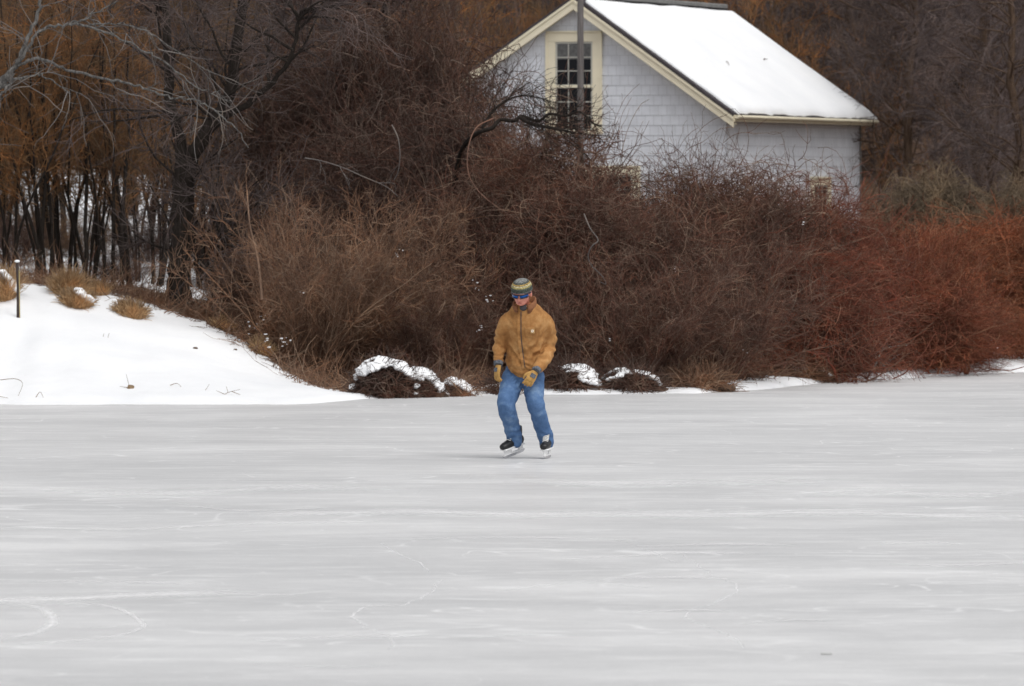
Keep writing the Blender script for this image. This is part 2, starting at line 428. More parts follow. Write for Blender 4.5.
def proto_tangle(seed, W=2.5, H=2.5, n=4300, clumps=17, curl=.32, core=.34, stray=90, clampr=0):
    r = np.random.default_rng(seed)
    # clump centres spread through a dome
    a = r.uniform(0, 2*math.pi, clumps); ph = r.random(clumps) ** .8; rad = r.uniform(.45, 1, clumps)
    C = np.stack([np.cos(a) * rad * np.sqrt(1 - ph**2) * W * .43, np.sin(a) * rad * np.sqrt(1 - ph**2) * W * .43, ph * rad * H * .82 + .08 * H], -1)
    cs = r.uniform(.13, .26, clumps) * W * .5
    k = r.integers(0, clumps, n)
    P = C[k] + r.normal(size=(n, 3)) * cs[k][:, None]
    m = r.random(n) < core          # the rest fills the dome evenly
    nn = m.sum(); u = norm(r.normal(size=(nn, 3))); u[:, 2] = np.abs(u[:, 2]); rr = r.random(nn) ** (1/2.4)
    P[m] = u * rr[:, None] * np.array([W * .45, W * .45, H * .88])
    P[:, 2] = np.clip(P[:, 2], .0, None)
    D = r.normal(size=(n, 3)); D[:, 2] = D[:, 2] * .75 + .1
    s0 = grow(P, D, r.uniform(.35, 1.15, n), 8, .13, (0, 0, -.03), r, curl)
    s0[:, :, 2] = np.maximum(s0[:, :, 2], -.05)
    # stray loops that stick out of the outline
    ns = stray
    u = norm(r.normal(size=(ns, 3))); u[:, 2] = np.abs(u[:, 2])
    sp = grow(u * np.array([W * .38, W * .38, H * .74]), u + r.normal(size=(ns, 3)) * .5 + (0, 0, .3), r.uniform(.4, .95, ns), 10, .1, (0, 0, -.06), r, .16)
    P2, D2, _, _ = kids(np.concatenate([s0[:, ::1]], 0), 2, .05, 1, (20, 80), r)
    s2 = grow(P2, D2, r.uniform(.1, .34, len(P2)), 3, .25, (0, 0, 0), r)
    P3, D3, _, _ = kids(sp, 6, .2, 1, (20, 70), r)
    s3 = grow(P3, D3, r.uniform(.08, .25, len(P3)), 3, .25, (0, 0, 0), r)
    if clampr:
        for S_ in (s0, sp, s2, s3):
            q_ = np.linalg.norm(S_ / np.array([W * .5, W * .5, H]), axis=-1, keepdims=True)
            lim = 1 + .06 * np.sin(S_[..., :1] * 5) * np.cos(S_[..., 1:2] * 6)
            S_ /= np.where(q_ > lim, (q_ / lim) ** .9, 1)
    st = 34
    a = r.uniform(0, 2*math.pi, st); q = np.sqrt(r.random(st)) * W * .36
    s4 = grow(np.stack([np.cos(a)*q, np.sin(a)*q, np.full(st, -.2)], -1), r.normal(size=(st, 3)) * .4 + (0, 0, 1), r.uniform(.45, .8, st) * H, 10, .18, (0, 0, -.01), r)
    A = Bag(); A.add(s4, taper(st, 10, r.uniform(.012, .026, st), .006), 5)
    B = Bag(); B.add(s0, taper(n, 8, r.uniform(.003, .0062, n), .0025)); B.add(sp, taper(ns, 10, .005, .0025))
    B.add(s2, taper(len(s2), 3, .0032, .002)); B.add(s3, taper(len(s3), 3, .003, .002))
    return A.mesh('tangle_stems'), B.mesh('tangle_twigs')

def proto_fine(seed, W=2.5, H=2.0, n=520, up=.9):
    """dense dome of fine upright shoots"""
    r = np.random.default_rng(seed)
    a = r.uniform(0, 2*math.pi, n); q = np.sqrt(r.random(n)) * W * .47
    hh = H * np.sqrt(np.clip(1 - (q / (W * .52))**2, .08, 1)) * r.uniform(.6, 1.06, n) * (0.85 + .3 * vnoise(np.cos(a)*q, np.sin(a)*q, .5, seed))
    P = np.stack([np.cos(a)*q*.85, np.sin(a)*q*.85, np.full(n, -.1)], -1)
    D = np.stack([np.cos(a)*q*.35, np.sin(a)*q*.35, np.full(n, up)], -1) + r.normal(size=(n, 3)) * .2
    s0 = grow(P, D, hh, 8, .12, (0, 0, .02), r)
    P1, D1, _, t = kids(s0, 9, .2, 1, (20, 60), r)
    s1 = grow(P1, D1, r.uniform(.12, .5, len(P1)), 4, .2, (0, 0, .05), r)
    P2, D2, _, _ = kids(s1, 2, .1, 1, (20, 70), r)
    s2 = grow(P2, D2, r.uniform(.08, .25, len(P2)), 3, .25, (0, 0, .04), r)
    A = Bag(); A.add(s0, taper(n, 8, r.uniform(.005, .010, n), .003))
    B = Bag(); B.add(s1, taper(len(s1), 4, .0042, .0025)); B.add(s2, taper(len(s2), 3, .003, .002))
    return A.mesh('fine_stems'), B.mesh('fine_twigs')

def proto_clump_tree(seed, H=5.2, stems=13, bare=.28, spread=.6, n1=15, n2=8, n3=4, trop=.02):
    """several thin trunks with a twiggy crown"""
    r = np.random.default_rng(seed)
    a = r.uniform(0, 2*math.pi, stems); q = np.sqrt(r.random(stems)) * spread
    P = np.stack([np.cos(a)*q, np.sin(a)*q, np.full(stems, -.2)], -1)
    D = np.stack([np.cos(a)*.16, np.sin(a)*.16, np.ones(stems)], -1) + r.normal(size=(stems, 3)) * .09
    s0 = grow(P, D, r.uniform(.7, 1.1, stems) * H, 14, .11, (0, 0, .03), r)
    P1, D1, _, t = kids(s0, n1, bare, 1, (25, 65), r)
    s1 = grow(P1, D1, r.uniform(.5, 1.5, len(P1)) * (1.3 - .8 * t), 8, .13, (0, 0, trop), r)
    P2, D2, _, t = kids(s1, n2, .1, 1, (25, 65), r)
    s2 = grow(P2, D2, r.uniform(.2, .7, len(P2)), 5, .18, (0, 0, trop), r)
    P3, D3, _, t = kids(s2, n3, .1, 1, (20, 60), r)
    s3 = grow(P3, D3, r.uniform(.08, .3, len(P3)), 3, .2, (0, 0, trop), r)
    A = Bag(); A.add(s0, taper(stems, 14, r.uniform(.022, .05, stems), .008), 6)
    B = Bag(); B.add(s1, taper(len(s1), 8, .010, .004)); B.add(s2, taper(len(s2), 5, .005, .003)); B.add(s3, taper(len(s3), 3, .0034, .002))
    return A.mesh('clump_trunks', True), B.mesh('clump_crown')

def limb_tree(trunks, seed, n1=10, n2=9, n3=6, l1=(1.0, 2.4), trop=(0, 0, 0), droop=0.0, r1=.022, tm=.35, ang=(30, 75)):
    """trunks: list of (points, r0, r1) given in local metres; grows limbs, branches and twigs off them"""
    r = np.random.default_rng(seed)
    A = Bag(); B = Bag()
    for P, a, b in trunks:
        C = catmull(P, 6); n = len(C)
        C[1:] += r.normal(size=(n - 1, 3)) * .012
        rad = np.linspace(a, b, n); rad[:3] *= np.array([1.5, 1.2, 1.07]) if a > .08 else 1
        rad = rad * r.uniform(.93, 1.07, n)
        A.add(C[None], rad[None], 9)
        T = C[None]
        P1, D1, _, t = kids(T, n1, tm, 1, ang, r)
        L = r.uniform(l1[0], l1[1], len(P1)) * (1.2 - .6 * t)
        s1 = grow(P1, D1, L, 10, .12, np.array(trop) + (0, 0, -droop), r)
        P2, D2, _, t = kids(s1, n2, .15, 1, (25, 65), r)
        s2 = grow(P2, D2, r.uniform(.35, 1.0, len(P2)), 7, .15, np.array(trop) + (0, 0, -droop), r)
        P3, D3, _, t = kids(s2, n3, .1, 1, (20, 60), r)
        s3 = grow(P3, D3, r.uniform(.12, .5, len(P3)), 4, .2, np.array(trop) + (0, 0, -droop), r)
        A.add(s1, taper(len(s1), 10, r1, r1 * .35), 5)
        B.add(s2, taper(len(s2), 7, .008, .0035)); B.add(s3, taper(len(s3), 4, .004, .002))
    return A.mesh('limbs', True), B.mesh('crown_twigs')

ARCH = [proto_arch(101), proto_arch(102)]
TANG = [proto_tangle(201), proto_tangle(202), proto_tangle(203, curl=.18)]
FINE = [proto_fine(301), proto_fine(302)]
ROUND = proto_tangle(204, n=7500, clumps=40, curl=.12, core=.9, stray=4, clampr=1)
DOME = [proto_fine(303, n=1500, up=.7), proto_fine(304, n=1500, up=.7)]
CLMP = [proto_clump_tree(401), proto_clump_tree(402, stems=10)]
SAPL = proto_clump_tree(403, H=5.5, stems=9, bare=.12, spread=.35, n1=10, n2=5, n3=2, trop=.09)

def plant(kind, name, cat, px, top, wpx, d, mesh2, mat, label, size=(2.5, 2.5), rz=None, stem_mat=None, parts=('stems', 'twigs'), base=None, depth=None, group=None, topoff=None):
    X = wx(px, d); z0 = G(X, d) if base is None else base
    H = (wz(top, d) - z0)
    if mesh2 in ARCH: wpx *= .74
    if topoff is None: topoff = 1.03 if size == (2.5, 2.5) else 1.03
    sx = wpx * d / F / size[0]; sz = H / size[1] * topoff
    sy = depth / size[0] if depth else sx
    e = empty(name, (X, d, z0 - .03), 0, (sx, sy, sz))
    tag(e, label, cat, group)
    a = bpy.data.objects.new(parts[0], mesh2[0]); b = bpy.data.objects.new(parts[1], mesh2[1])
    rz = random.uniform(0, 6.28) if rz is None else rz
    for o, m in ((a, stem_mat or mat), (b, mat)):
        link(o, e); o.rotation_euler = (0, 0, rz)
        if len(o.data.materials) == 0: o.data.materials.append(m)
        o.material_slots[0].link = 'OBJECT'; o.material_slots[0].material = m
    return e

M = TM
SH = lambda px, top, w, d, me, mat, label, **k: plant('s', k.pop('name', 'shrub'), k.pop('cat', 'shrub'), px, top, w, d, me, mat, label, **k)
# --- front row along the shore
SH(312, 190, 180, 79.6, ARCH[0], M['tan'], 'tan brown arching bush just above the bend of the snow bank')
SH(368, 215, 175, 80.6, ARCH[1], M['tan'], 'tan brown arching bush behind the low mound capped with snow', )
SH(430, 260, 120, 79.9, ARCH[0], M['vine'], 'low brown bush between the snow capped mound and the skater', topoff=.95)
SH(268, 235, 80, 82.5, TANG[1], M['dark'], 'dark bare bush in the gap between the thick trunk and the tan bushes')
SH(488, 150, 190, 82.5, TANG[0], M['vine'], 'dark vine covered bush directly behind the skater')
SH(440, 60, 190, 86, TANG[1], M['dark'], 'tall dark vine covered bush below the lower end of the roof edge', topoff=.95)
SH(545, 122, 190, 83.5, TANG[2], M['vine'], 'tall vine covered bush under the attic window with arching loops', rz=.6)
SH(590, 165, 190, 81, TANG[1], M['vine'], 'brown bramble bush right of the skater, below the pole')
SH(655, 190, 190, 81.5, TANG[0], M['vine'], 'brown bramble bush where the hedge dips below the grey wall', rz=2.0)
SH(700, 166, 150, 84.5, TANG[2], M['vine'], 'bramble bush with arching loops against the corner of the grey wall')
SH(758, 154, 190, 83.5, TANG[0], M['vine'], 'brown bramble bush that peaks under the near end of the eave', rz=4.0)
SH(700, 235, 190, 80.4, ARCH[1], M['vine'], 'lower brown bush at the ice edge below the bramble dip', topoff=.95)
SH(630, 255, 170, 79.5, ARCH[0], M['vine'], 'lower brown bush at the ice edge just above the snow dusted brush')
SH(826, 179, 180, 85, TANG[1], M['redbr'], 'reddish brown bramble bush under the yellow side window trim', rz=1.2)
SH(800, 240, 180, 83.2, TANG[2], M['redbr'], 'reddish lower bush at the snowy shore where the shoreline bends back', rz=3.3)
SH(880, 212, 170, 87, DOME[0], M['rust'], 'red brown thicket bush beside the far corner of the house', size=(2.5, 2.0), topoff=1.0)
SH(905, 262, 180, 86, TANG[0], M['rust'], 'dark red brown bush standing behind the fallen pale branch', rz=5.2)
SH(945, 222, 190, 89.5, TANG[1], M['red'], 'russet thicket bush in front of the rounded grey shrub', topoff=1.05)
SH(1015, 218, 190, 90.5, TANG[2], M['red'], 'bright russet bush at the right end of the thicket', rz=2, topoff=1.05)
SH(1000, 275, 170, 88.8, FINE[1], M['red'], 'lower russet bush with dry orange shoots at the snowy shore on the right', size=(2.5, 2.0), rz=4)
SH(930, 290, 150, 87, TANG[2], M['rust'], 'lower red brown bush between the pale branch and the russet shore bush', rz=2.2)
SH(1090, 215, 200, 91.5, TANG[1], M['redbr'], 'red brown bush cut by the right edge of the photo')
# --- second row filling
SH(610, 190, 230, 87, TANG[2], M['dark'], 'dark thicket bush in the second row behind the bramble hedge', rz=.2)
SH(380, 130, 200, 87, TANG[2], M['dark'], 'dark thicket bush rising behind the tan arching bushes', rz=3.2)
SH(500, 128, 170, 88, TANG[0], M['dark'], 'dark thicket bush left of the attic window', rz=1.7)
SH(760, 190, 220, 89, TANG[2], M['vine'], 'brown thicket bush in the second row close to the house corner', rz=4.4)
for px, top, w, d, me, mt, lb in [
    (15, 212, 90, 90, ARCH[0], 'dark', 'dark brush between the trunks at the left edge behind the stake'),
    (75, 205, 90, 92, ARCH[1], 'orange2', 'olive brown brush behind the largest grass tussock'),
    (118, 245, 70, 87, ARCH[0], 'dark', 'low dark brush left of the thick trunk'),
    (150, 208, 80, 94, ARCH[1], 'dark', 'dark brush behind and left of the thick trunk'),
    (228, 215, 80, 91, ARCH[0], 'dark', 'dark brush right behind the thick trunk'),
    (228, 262, 50, 82.4, TANG[0], 'dark', 'low dark brush between the thick trunk and the tan bushes'),
    (10, 175, 100, 98, ARCH[1], 'dark', 'tall dark brush deep between the trunks behind the stake'),
    (225, 165, 110, 99, ARCH[0], 'dark', 'tall dark brush deep in the woods right of the thick trunk'),
    (300, 20, 170, 90, TANG[0], 'dark', 'tall dark vine tangle at the top above the tan arching bushes'),
    (365, -10, 190, 89, TANG[1], 'dark', 'tall dark vine tangle nearest the pale dead stick'),
    (430, 20, 170, 88.5, TANG[2], 'dark', 'tall dark vine tangle touching the left roof edge'),
    (486, 92, 110, 86.5, TANG[0], 'vine', 'dark brown vine tangle covering the lower left roof edge')]:
    SH(px, top, w, d, me, M[mt], lb)
# --- rounded grey shrubs
SH(935, 160, 170, 100, ROUND, M['olive'], 'rounded grey olive shrub beside the far house corner', topoff=1.0, rz=1.1)
SH(1022, 168, 130, 98, ROUND, M['olive'], 'rounded grey olive shrub at the right edge behind the russet bushes', topoff=1.0, rz=3)
SH(818, 128, 80, 95, proto_arch(109, stems=12), M['dark'], 'sparse dark leafless shrub in front of the side wall of the house', topoff=.85)

# --- clump trees on the left
TR = lambda px, top, w, d, me, mat, label, tm, **k: plant('t', 'tree', 'tree', px, top, w, d, me, mat, label, size=(3.0, 5.2), stem_mat=tm, parts=('trunk', 'crown'), **k)
L_ = [(-28, 86, 0, 'orange2'), (22, 84, 1, 'orange'), (70, 86, 0, 'orange2'), (108, 84.5, 1, 'orange3'), (150, 88, 0, 'orange3'), (212, 90, 1, 'orange2')]
LL = ['orange twigged tree cut by the left edge of the photo', 'orange twigged tree with thin dark trunks rising behind the stake',
      'olive brown tree behind the larger tan grass tussock', 'orange twigged tree with many thin trunks left of the thick dark trunk',
      'bright orange brown tree just behind the thick dark trunk', 'olive brown tree in the gap right of the thick dark trunk']
for (px, d, k, mt), lb in zip(L_, LL):
    TR(px, -40 - 20 * k, 150, d, CLMP[k], M[mt], lb, TRUNK_DARK)
for px, d, k, mt, lb in [(45, 97, 1, 'orange2', 'brown tree in the second row behind the stake'), (128, 99, 0, 'dark', 'dark tree in the second row behind the tussocks'),
                         (185, 101, 1, 'orange2', 'brown tree standing farther back behind the thick dark trunk'), (265, 96, 0, 'dark', 'dark tree behind the tan arching bush'),
                         (-10, 103, 0, 'dark', 'dark tree in the second row at the left edge')]:
    TR(px, -60, 170, d, CLMP[k], M[mt], lb, TRUNK_DARK)
# --- orange trees behind the house
for px, top, w, d, mt, lb in [(455, -70, 130, 128, 'orange', 'orange twigged tree left of the roof peak'), (515, -60, 120, 131, 'orange', 'orange twigged tree just behind the left roof slope'),
                          (775, -30, 120, 132, 'orange', 'orange twigged tree rising behind the end of the snowy roof'), (845, 20, 130, 127, 'orange', 'tall brown saplings behind the lower snowy roof corner'),
                          (915, 45, 110, 124, 'orange', 'tan upright saplings standing beside the far house corner'), (690, -70, 130, 134, 'orange', 'orange twigged tree behind the roof ridge'),
                          (620, -70, 130, 136, 'orange2', 'brown twigged tree behind the roof peak')]:
    big = not ('sapling' in lb)
    plant('t', 'tree', 'tree', px, top, w * (1.25 if big else 1), d, CLMP[px % 2] if big else SAPL, M[mt], lb, size=(3.0, 5.2) if big else (3.0, 5.5), stem_mat=TRUNK_BROWN, parts=('trunk', 'crown'))

# --- single trees
def big_tree(px, d, label, mesh2, tm, cm, rz=0, s=1.0, name='tree'):
    X = wx(px, d); e = empty(name, (X, d, G(X, d) - .05), rz, (s, s, s)); tag(e, label, 'tree')
    obj('trunk', mesh2[0], e, tm); obj('crown', mesh2[1], e, cm)
    return e

d0 = 81.3; x0 = wx(178, d0); z0 = G(x0, d0)
def lp(px, py, dy=0, d=None, ref=None):
    d = d0 if d is None else d
    rx, rz_ = (x0, z0) if ref is None else ref
    return (wx(px, d) - rx, dy, wz(py, d) - rz_)
thick = limb_tree([([lp(180, 304), lp(178, 280), lp(182, 235), lp(184, 190), lp(186, 160, -.05)], .17, .135),
                   ([lp(186, 165, -.03), lp(196, 145, -.1), lp(214, 118, -.3), lp(232, 85, -.4), lp(240, 40, -.5), lp(248, -30, -.5)], .11, .06),
                   ([lp(184, 170), lp(178, 130, .1), lp(168, 90, .3), lp(166, 40, .4), lp(160, -40, .6)], .085, .05),
                   ([lp(214, 118, -.3), lp(255, 96, -.5), lp(290, 60, -.8), lp(305, 10, -1.0)], .05, .02),
                   ([lp(183, 268), lp(200, 255, -.2), lp(222, 240, -.4), lp(238, 222, -.5)], .03, .012)],
                  501, n1=12, n2=9, n3=6, l1=(.6, 1.8))
big_tree(178, d0, 'tall tree with a thick dark forked trunk behind the snow bank', thick, TRUNK_DARK, M['grey'])

def std_tree(seed, H=8, r=.13, n1=34, n2=11, n3=8, lean=.3, **k):
    q = np.random.default_rng(seed); p = [(0, 0, -.2)]
    for i in range(1, 7): p.append((lean * i / 6 + q.normal() * .12, q.normal() * .12, H * i / 6))
    return limb_tree([(p, r, .03)], seed, n1=n1, n2=n2, n3=n3, **k)
TDENSE = [std_tree(601, 7.5, .12, 50, 12, 9, l1=(1.2, 2.8), tm=.16, droop=.03), std_tree(602, 8, .13, 50, 12, 9, lean=-.3, l1=(1.2, 2.8), tm=.14, droop=.04)]
for i, (px, d, k, rz, s, mt, lb) in enumerate([
    (300, 93, 0, .3, 1.0, 'grey', 'dark twiggy tree above the tan arching bushes'),
    (352, 96, 1, 1.3, 1.0, 'dark', 'dark vine hung tree at the top of the photo left of the house'),
    (405, 94, 0, 2.6, .95, 'dark', 'dark brown tree nearest the left end of the roof edge'),
    (245, 98, 1, 4.0, 1.0, 'grey', 'dark grey tree right of the forked trunk'),
    (885, 136, 1, 3.4, 1.15, 'greyp', 'grey brown tree behind the tan saplings'),
    (940, 131, 0, 5.0, 1.0, 'greyp', 'grey brown tree directly behind the rounded grey shrub'),
    (985, 118, 1, .9, 1.0, 'greyp', 'purplish grey tree with dense drooping twigs at the upper right'),
    (1035, 121, 0, 2.0, 1.05, 'greyp', 'purplish grey tree cut by the right edge of the photo'),
    (960, 132, 1, 2.2, 1.1, 'dark', 'dark tree deep behind the drooping trees at the upper right'),
    (840, 140, 0, 1.1, 1.2, 'grey', 'grey tree showing above the end of the snowy roof'),
    (1000, 114, 0, 2.9, .9, 'greyp', 'purplish grey twiggy tree leaning over the rounded grey shrubs'),
    (1010, 110, 1, 4.2, .9, 'greyp', 'purplish grey twiggy tree nearest the upper right corner'),
    (900, 124, 0, .2, 1.0, 'grey', 'dark twiggy tree between the saplings and the drooping trees'),
    (130, 112, 1, .5, 1.0, 'dark', 'dark tree deep in the woods behind the orange trees')]):
    big_tree(px, d, lb, TDENSE[k], TRUNK_DARK if mt == 'dark' else TRUNK_BROWN, M[mt], rz, s)

# --- lichen-grey tree whose limbs sweep in from the left edge
dp = 78.5; xp = wx(-70, dp); zp = G(xp, dp); RF = (xp, zp)
q = lambda px, py, dy=0: lp(px, py, dy, dp, RF)
pale = limb_tree([([q(-70, 330), q(-66, 250), q(-50, 180), q(-30, 130), q(-8, 90), q(12, 70)], .12, .05),
                  ([q(0, 82), q(14, 66), q(26, 40, .1), q(36, 14, .2), q(44, -20, .3)], .036, .02),
                  ([q(4, 76), q(24, 52), q(38, 30), q(60, 21), q(85, 22), q(112, 31), q(138, 43, -.1), q(165, 58, -.2), q(187, 76, -.2), q(207, 88, -.2), q(232, 98, -.2)], .022, .006),
                  ([q(18, 62), q(38, 55), q(60, 63, -.2), q(88, 71, -.3), q(120, 78, -.3), q(150, 86, -.3), q(170, 93, -.4), q(197, 96, -.4), q(216, 106, -.4), q(236, 124, -.4), q(250, 144, -.4)], .021, .006),
                  ([q(66, 21), q(90, 13, .1), q(118, -4, .2)], .015, .008),
                  ([q(82, 22), q(120, 20, .2), q(150, 30, .3), q(190, 56, .3), q(215, 70, .3)], .012, .004),
                  ([q(-5, 84), q(35, 72, -.3), q(52, 76, -.4), q(74, 92, -.5)], .016, .005),
                  ([q(-20, 112), q(-4, 102, -.2), q(8, 84, -.2), q(14, 76, -.1)], .022, .014)],
                 511, n1=4, n2=2, n3=2, l1=(.15, .42), r1=.006, tm=.3, ang=(20, 45))
big_tree(-70, dp, 'pale lichen grey tree whose bare limbs sweep in at the upper left', pale, TRUNK_PALE, M['pale'])

# --- gnarled limb arching in front of the house, climbing vines, pale stray stems
def stem_thing(name, cat, label, lines, mat, kids_n=0, seed=1, sides=6, kl=(.15, .5), kr=.004):
    """lines: list of (pixel points (px,py,d), r0, r1)"""
    P0 = lines[0][0][0]; o0 = np.array(wp(P0[0], P0[1], P0[2]))
    A = Bag(); r = np.random.default_rng(seed)
    for pts, a, b in lines:
        C = catmull([np.array(wp(*p)) - o0 for p in pts], 6)
        A.add(C[None], np.linspace(a, b, len(C))[None] * r.uniform(.9, 1.1, len(C))[None], sides)
        if kids_n:
            P, D, _, _ = kids(C[None], kids_n, .15, 1, (20, 60), r)
            s = grow(P, D, r.uniform(kl[0], kl[1], len(P)), 5, .2, (0, 0, 0), r); A.add(s, taper(len(s), 5, kr, kr * .5), 3)
            P, D, _, _ = kids(s, 2, .15, 1, (20, 60), r)
            s = grow(P, D, r.uniform(kl[0], kl[1], len(P)) * .5, 3, .2, (0, 0, 0), r); A.add(s, taper(len(s), 3, kr * .6, kr * .4), 3)
    o = obj(name, A.mesh(name, True), mat=mat); o.location = tuple(o0); tag(o, label, cat); return o

stem_thing('branch', 'branch', 'thick dark gnarled branch arching across the bottom of the attic window',
           [([(440, 240, 83.2), (455, 180, 83), (462, 150, 82.6), (476, 134, 82), (492, 128, 81.8), (500, 120, 81.8), (514, 121, 81.7), (522, 116, 81.7), (538, 121, 81.6), (550, 114, 81.5), (566, 116, 81.5), (580, 112, 81.4), (594, 124, 81.4), (602, 126, 81.4)], .036, .010),
            ([(520, 117, 81.7), (532, 124, 81.5), (552, 128, 81.4), (575, 133, 81.3)], .035, .012),
            ([(482, 128, 82), (496, 108, 82.1), (520, 96, 82.2), (548, 100, 82.3)], .022, .006)], TRUNK_DARK, 44, 3, 7, (.2, .8), .005)
stem_thing('vine_stem', 'vine', 'pale curling vine stem looping through the bramble above the skater',
           [([(584, 214, 79.6), (590, 228, 79.5), (598, 240, 79.5), (592, 246, 79.4), (588, 256, 79.4), (592, 266, 79.4), (602, 276, 79.4), (606, 284, 79.4), (600, 282, 79.4)], .009, .006)], M['pale'], 0, 4)
stem_thing('vine_stem', 'vine', 'thin brown vine hanging in a long arc left of the gnarled branch',
           [([(494, 118, 81), (476, 128, 80.8), (468, 150, 80.6), (469, 175, 80.5), (482, 195, 80.4), (505, 212, 80.3), (520, 222, 80.3)], .009, .004)], M['vine'], 2, 5)
stem_thing('dead_stick', 'branch', 'pale dead stick standing out of the dark vines left of the house',
           [([(392, 125, 80.3), (398, 138, 80.2), (400, 155, 80.2), (398, 172, 80.2), (394, 180, 80.2)], .009, .005)], M['pale'], 1, 6)
stem_thing('dead_stick', 'branch', 'long pale dead branch lying across the vines above the tan bushes',
           [([(305, 158, 78.6), (322, 161, 78.6), (344, 168, 78.5), (362, 176, 78.4), (385, 186, 78.4), (398, 196, 78.4)], .008, .004)], M['pale'], 4, 7)
stem_thing('dead_stick', 'branch', 'fallen pale branch propped on the snow at the foot of the dark red brown bush',
           [([(866, 380, 83.6), (876, 364, 83.9), (882, 350, 84.2), (888, 338, 84.4)], .018, .008), ([(856, 350, 84.2), (872, 355, 84.1), (884, 366, 84), (892, 374, 83.8)], .02, .008),
            ([(872, 355, 84.1), (890, 347, 84.3), (908, 345, 84.4)], .010, .005)], M['pale'], 4, 8)
stem_thing('dead_stick', 'branch', 'leaning grey pole branch in front of the tan bushes beside the snow bank',
           [([(262, 300, 78.8), (258, 260, 79), (250, 225, 79.2), (247, 190, 79.4)], .018, .008)], M['tan'], 4, 9)

# ------------------------------------------------------------------ far woods (one mass nobody could count)
def far_woods():
    r = np.random.default_rng(900); n = 2600
    X = r.uniform(-22, 22, n); Y = r.uniform(147, 166, n); Z = ground(X, Y)
    s0 = grow(np.stack([X, Y, Z - .1], -1), r.normal(size=(n, 3)) * .1 + (0, 0, 1), r.uniform(2, 7, n), 9, .07, (0, 0, .02), r)
    P, D, _, _ = kids(s0, 9, .12, 1, (25, 65), r)
    s1 = grow(P, D, r.uniform(.4, 1.7, len(P)), 4, .15, (0, 0, .02), r)
    B = Bag(); B.add(s0, taper(n, 9, r.uniform(.015, .05, n), .01)); B.add(s1, taper(len(s1), 4, .012, .005))
    o = obj('far_woods', B.mesh('far_woods'), mat=M['grey']); tag(o, kind='stuff')
far_woods()

# low leaf and twig litter under the thicket
def undergrowth():
    r = np.random.default_rng(901); n = 16000
    px = r.uniform(-40, 1080, n)
    t = r.uniform(0.5, 9, n)
    X = (px - CX) * 80 / F; sY = shore(X)
    edge = np.interp(px, [0, 120, 200, 260, 300, 350, 420, 1024], [6.4, 6.2, 5.7, 4.4, 3.1, 1.7, 1.2, 1.2])
    keep = t > edge - .1; X, sY, t = X[keep], sY[keep], t[keep]; n = len(X)
    Y = sY + t; Z = ground(X, Y)
    D = r.normal(size=(n, 3)); D[:, 2] = np.abs(D[:, 2]) * .7 + .12
    s = grow(np.stack([X, Y, Z - .01], -1), D, r.uniform(.15, .7, n), 4, .2, (0, 0, -.05), r)
    B = Bag(); B.add(s, taper(n, 4, r.uniform(.003, .007, n), .002))
    o = obj('undergrowth', B.mesh('undergrowth'), mat=M['tan']); tag(o, kind='stuff')
undergrowth()

# ------------------------------------------------------------------ remesh helper
def remesh(me, vox, smooth=4, name=None, fac=.5):
    o = bpy.data.objects.new('tmp', me); COL.objects.link(o)
    m = o.modifiers.new('r', 'REMESH'); m.mode = 'VOXEL'; m.voxel_size = vox; m.use_smooth_shade = True
    if smooth:
        s = o.modifiers.new('s', 'SMOOTH'); s.factor = fac; s.iterations = smooth
    dg = bpy.context.evaluated_depsgraph_get(); dg.update()
    ev = o.evaluated_get(dg)
    out = bpy.data.meshes.new_from_object(ev)
    bpy.data.objects.remove(o); bpy.data.meshes.remove(me)
    out.name = name or 'remeshed'
    for p in out.polygons: p.use_smooth = True
    out.materials.clear()
    return out

def bm_loft(bm, rings, seg=20):
    """rings: (centre, u vector, v vector); elliptical sections, capped"""
    prev = None; first = None
    for c, u, v in rings:
        c, u, v = Vector(c), Vector(u), Vector(v)
        ring = [bm.verts.new(c + u * math.cos(2*math.pi*i/seg) + v * math.sin(2*math.pi*i/seg)) for i in range(seg)]
        if prev:
            for i in range(seg): bm.faces.new((prev[i], prev[(i+1) % seg], ring[(i+1) % seg], ring[i]))
        else: first = ring
        prev = ring
    bm.faces.new(first[::-1]); bm.faces.new(prev)

def bm_limb(bm, pts, rads, seg=18, per=5, flat=1.0, fdir=(0, 1, 0)):
    """round tapered tube with rounded ends through the joints"""
    C = catmull(pts, per); n = len(C)
    R = np.interp(np.linspace(0, 1, n), np.linspace(0, 1, len(rads)), rads)
    T = np.gradient(C, axis=0); T = T / np.linalg.norm(T, axis=1, keepdims=True)
    rings = []
    ref = np.array((1.0, 0.02, 0.05)) if abs(T[n//2][0]) < .8 else np.array((0, 0, 1.0))
    e0 = C[0] - T[0] * R[0] * .7; e1 = C[-1] + T[-1] * R[-1] * .7
    seq = [(e0, T[0], R[0] * .35), (C[0] - T[0] * R[0] * .4, T[0], R[0] * .8)] + [(C[i], T[i], R[i]) for i in range(n)] + [(C[-1] + T[-1] * R[-1] * .4, T[-1], R[-1] * .8), (e1, T[-1], R[-1] * .35)]
    for c, t, r in seq:
        u = ref - t * ref.dot(t); u /= np.linalg.norm(u); v = np.cross(t, u)
        rings.append((c, u * r, v * r * flat))
    bm_loft(bm, rings, seg)

def bm_ball(bm, c, r, seg=16, M4=None):
    mat = Matrix.Translation(Vector(c)) @ Matrix.Diagonal((*(r if hasattr(r, '__len__') else (r, r, r)), 1))
    if M4: mat = M4 @ mat
    bmesh.ops.create_uvsphere(bm, u_segments=seg, v_segments=max(8, seg * 3 // 4), radius=1, matrix=mat)

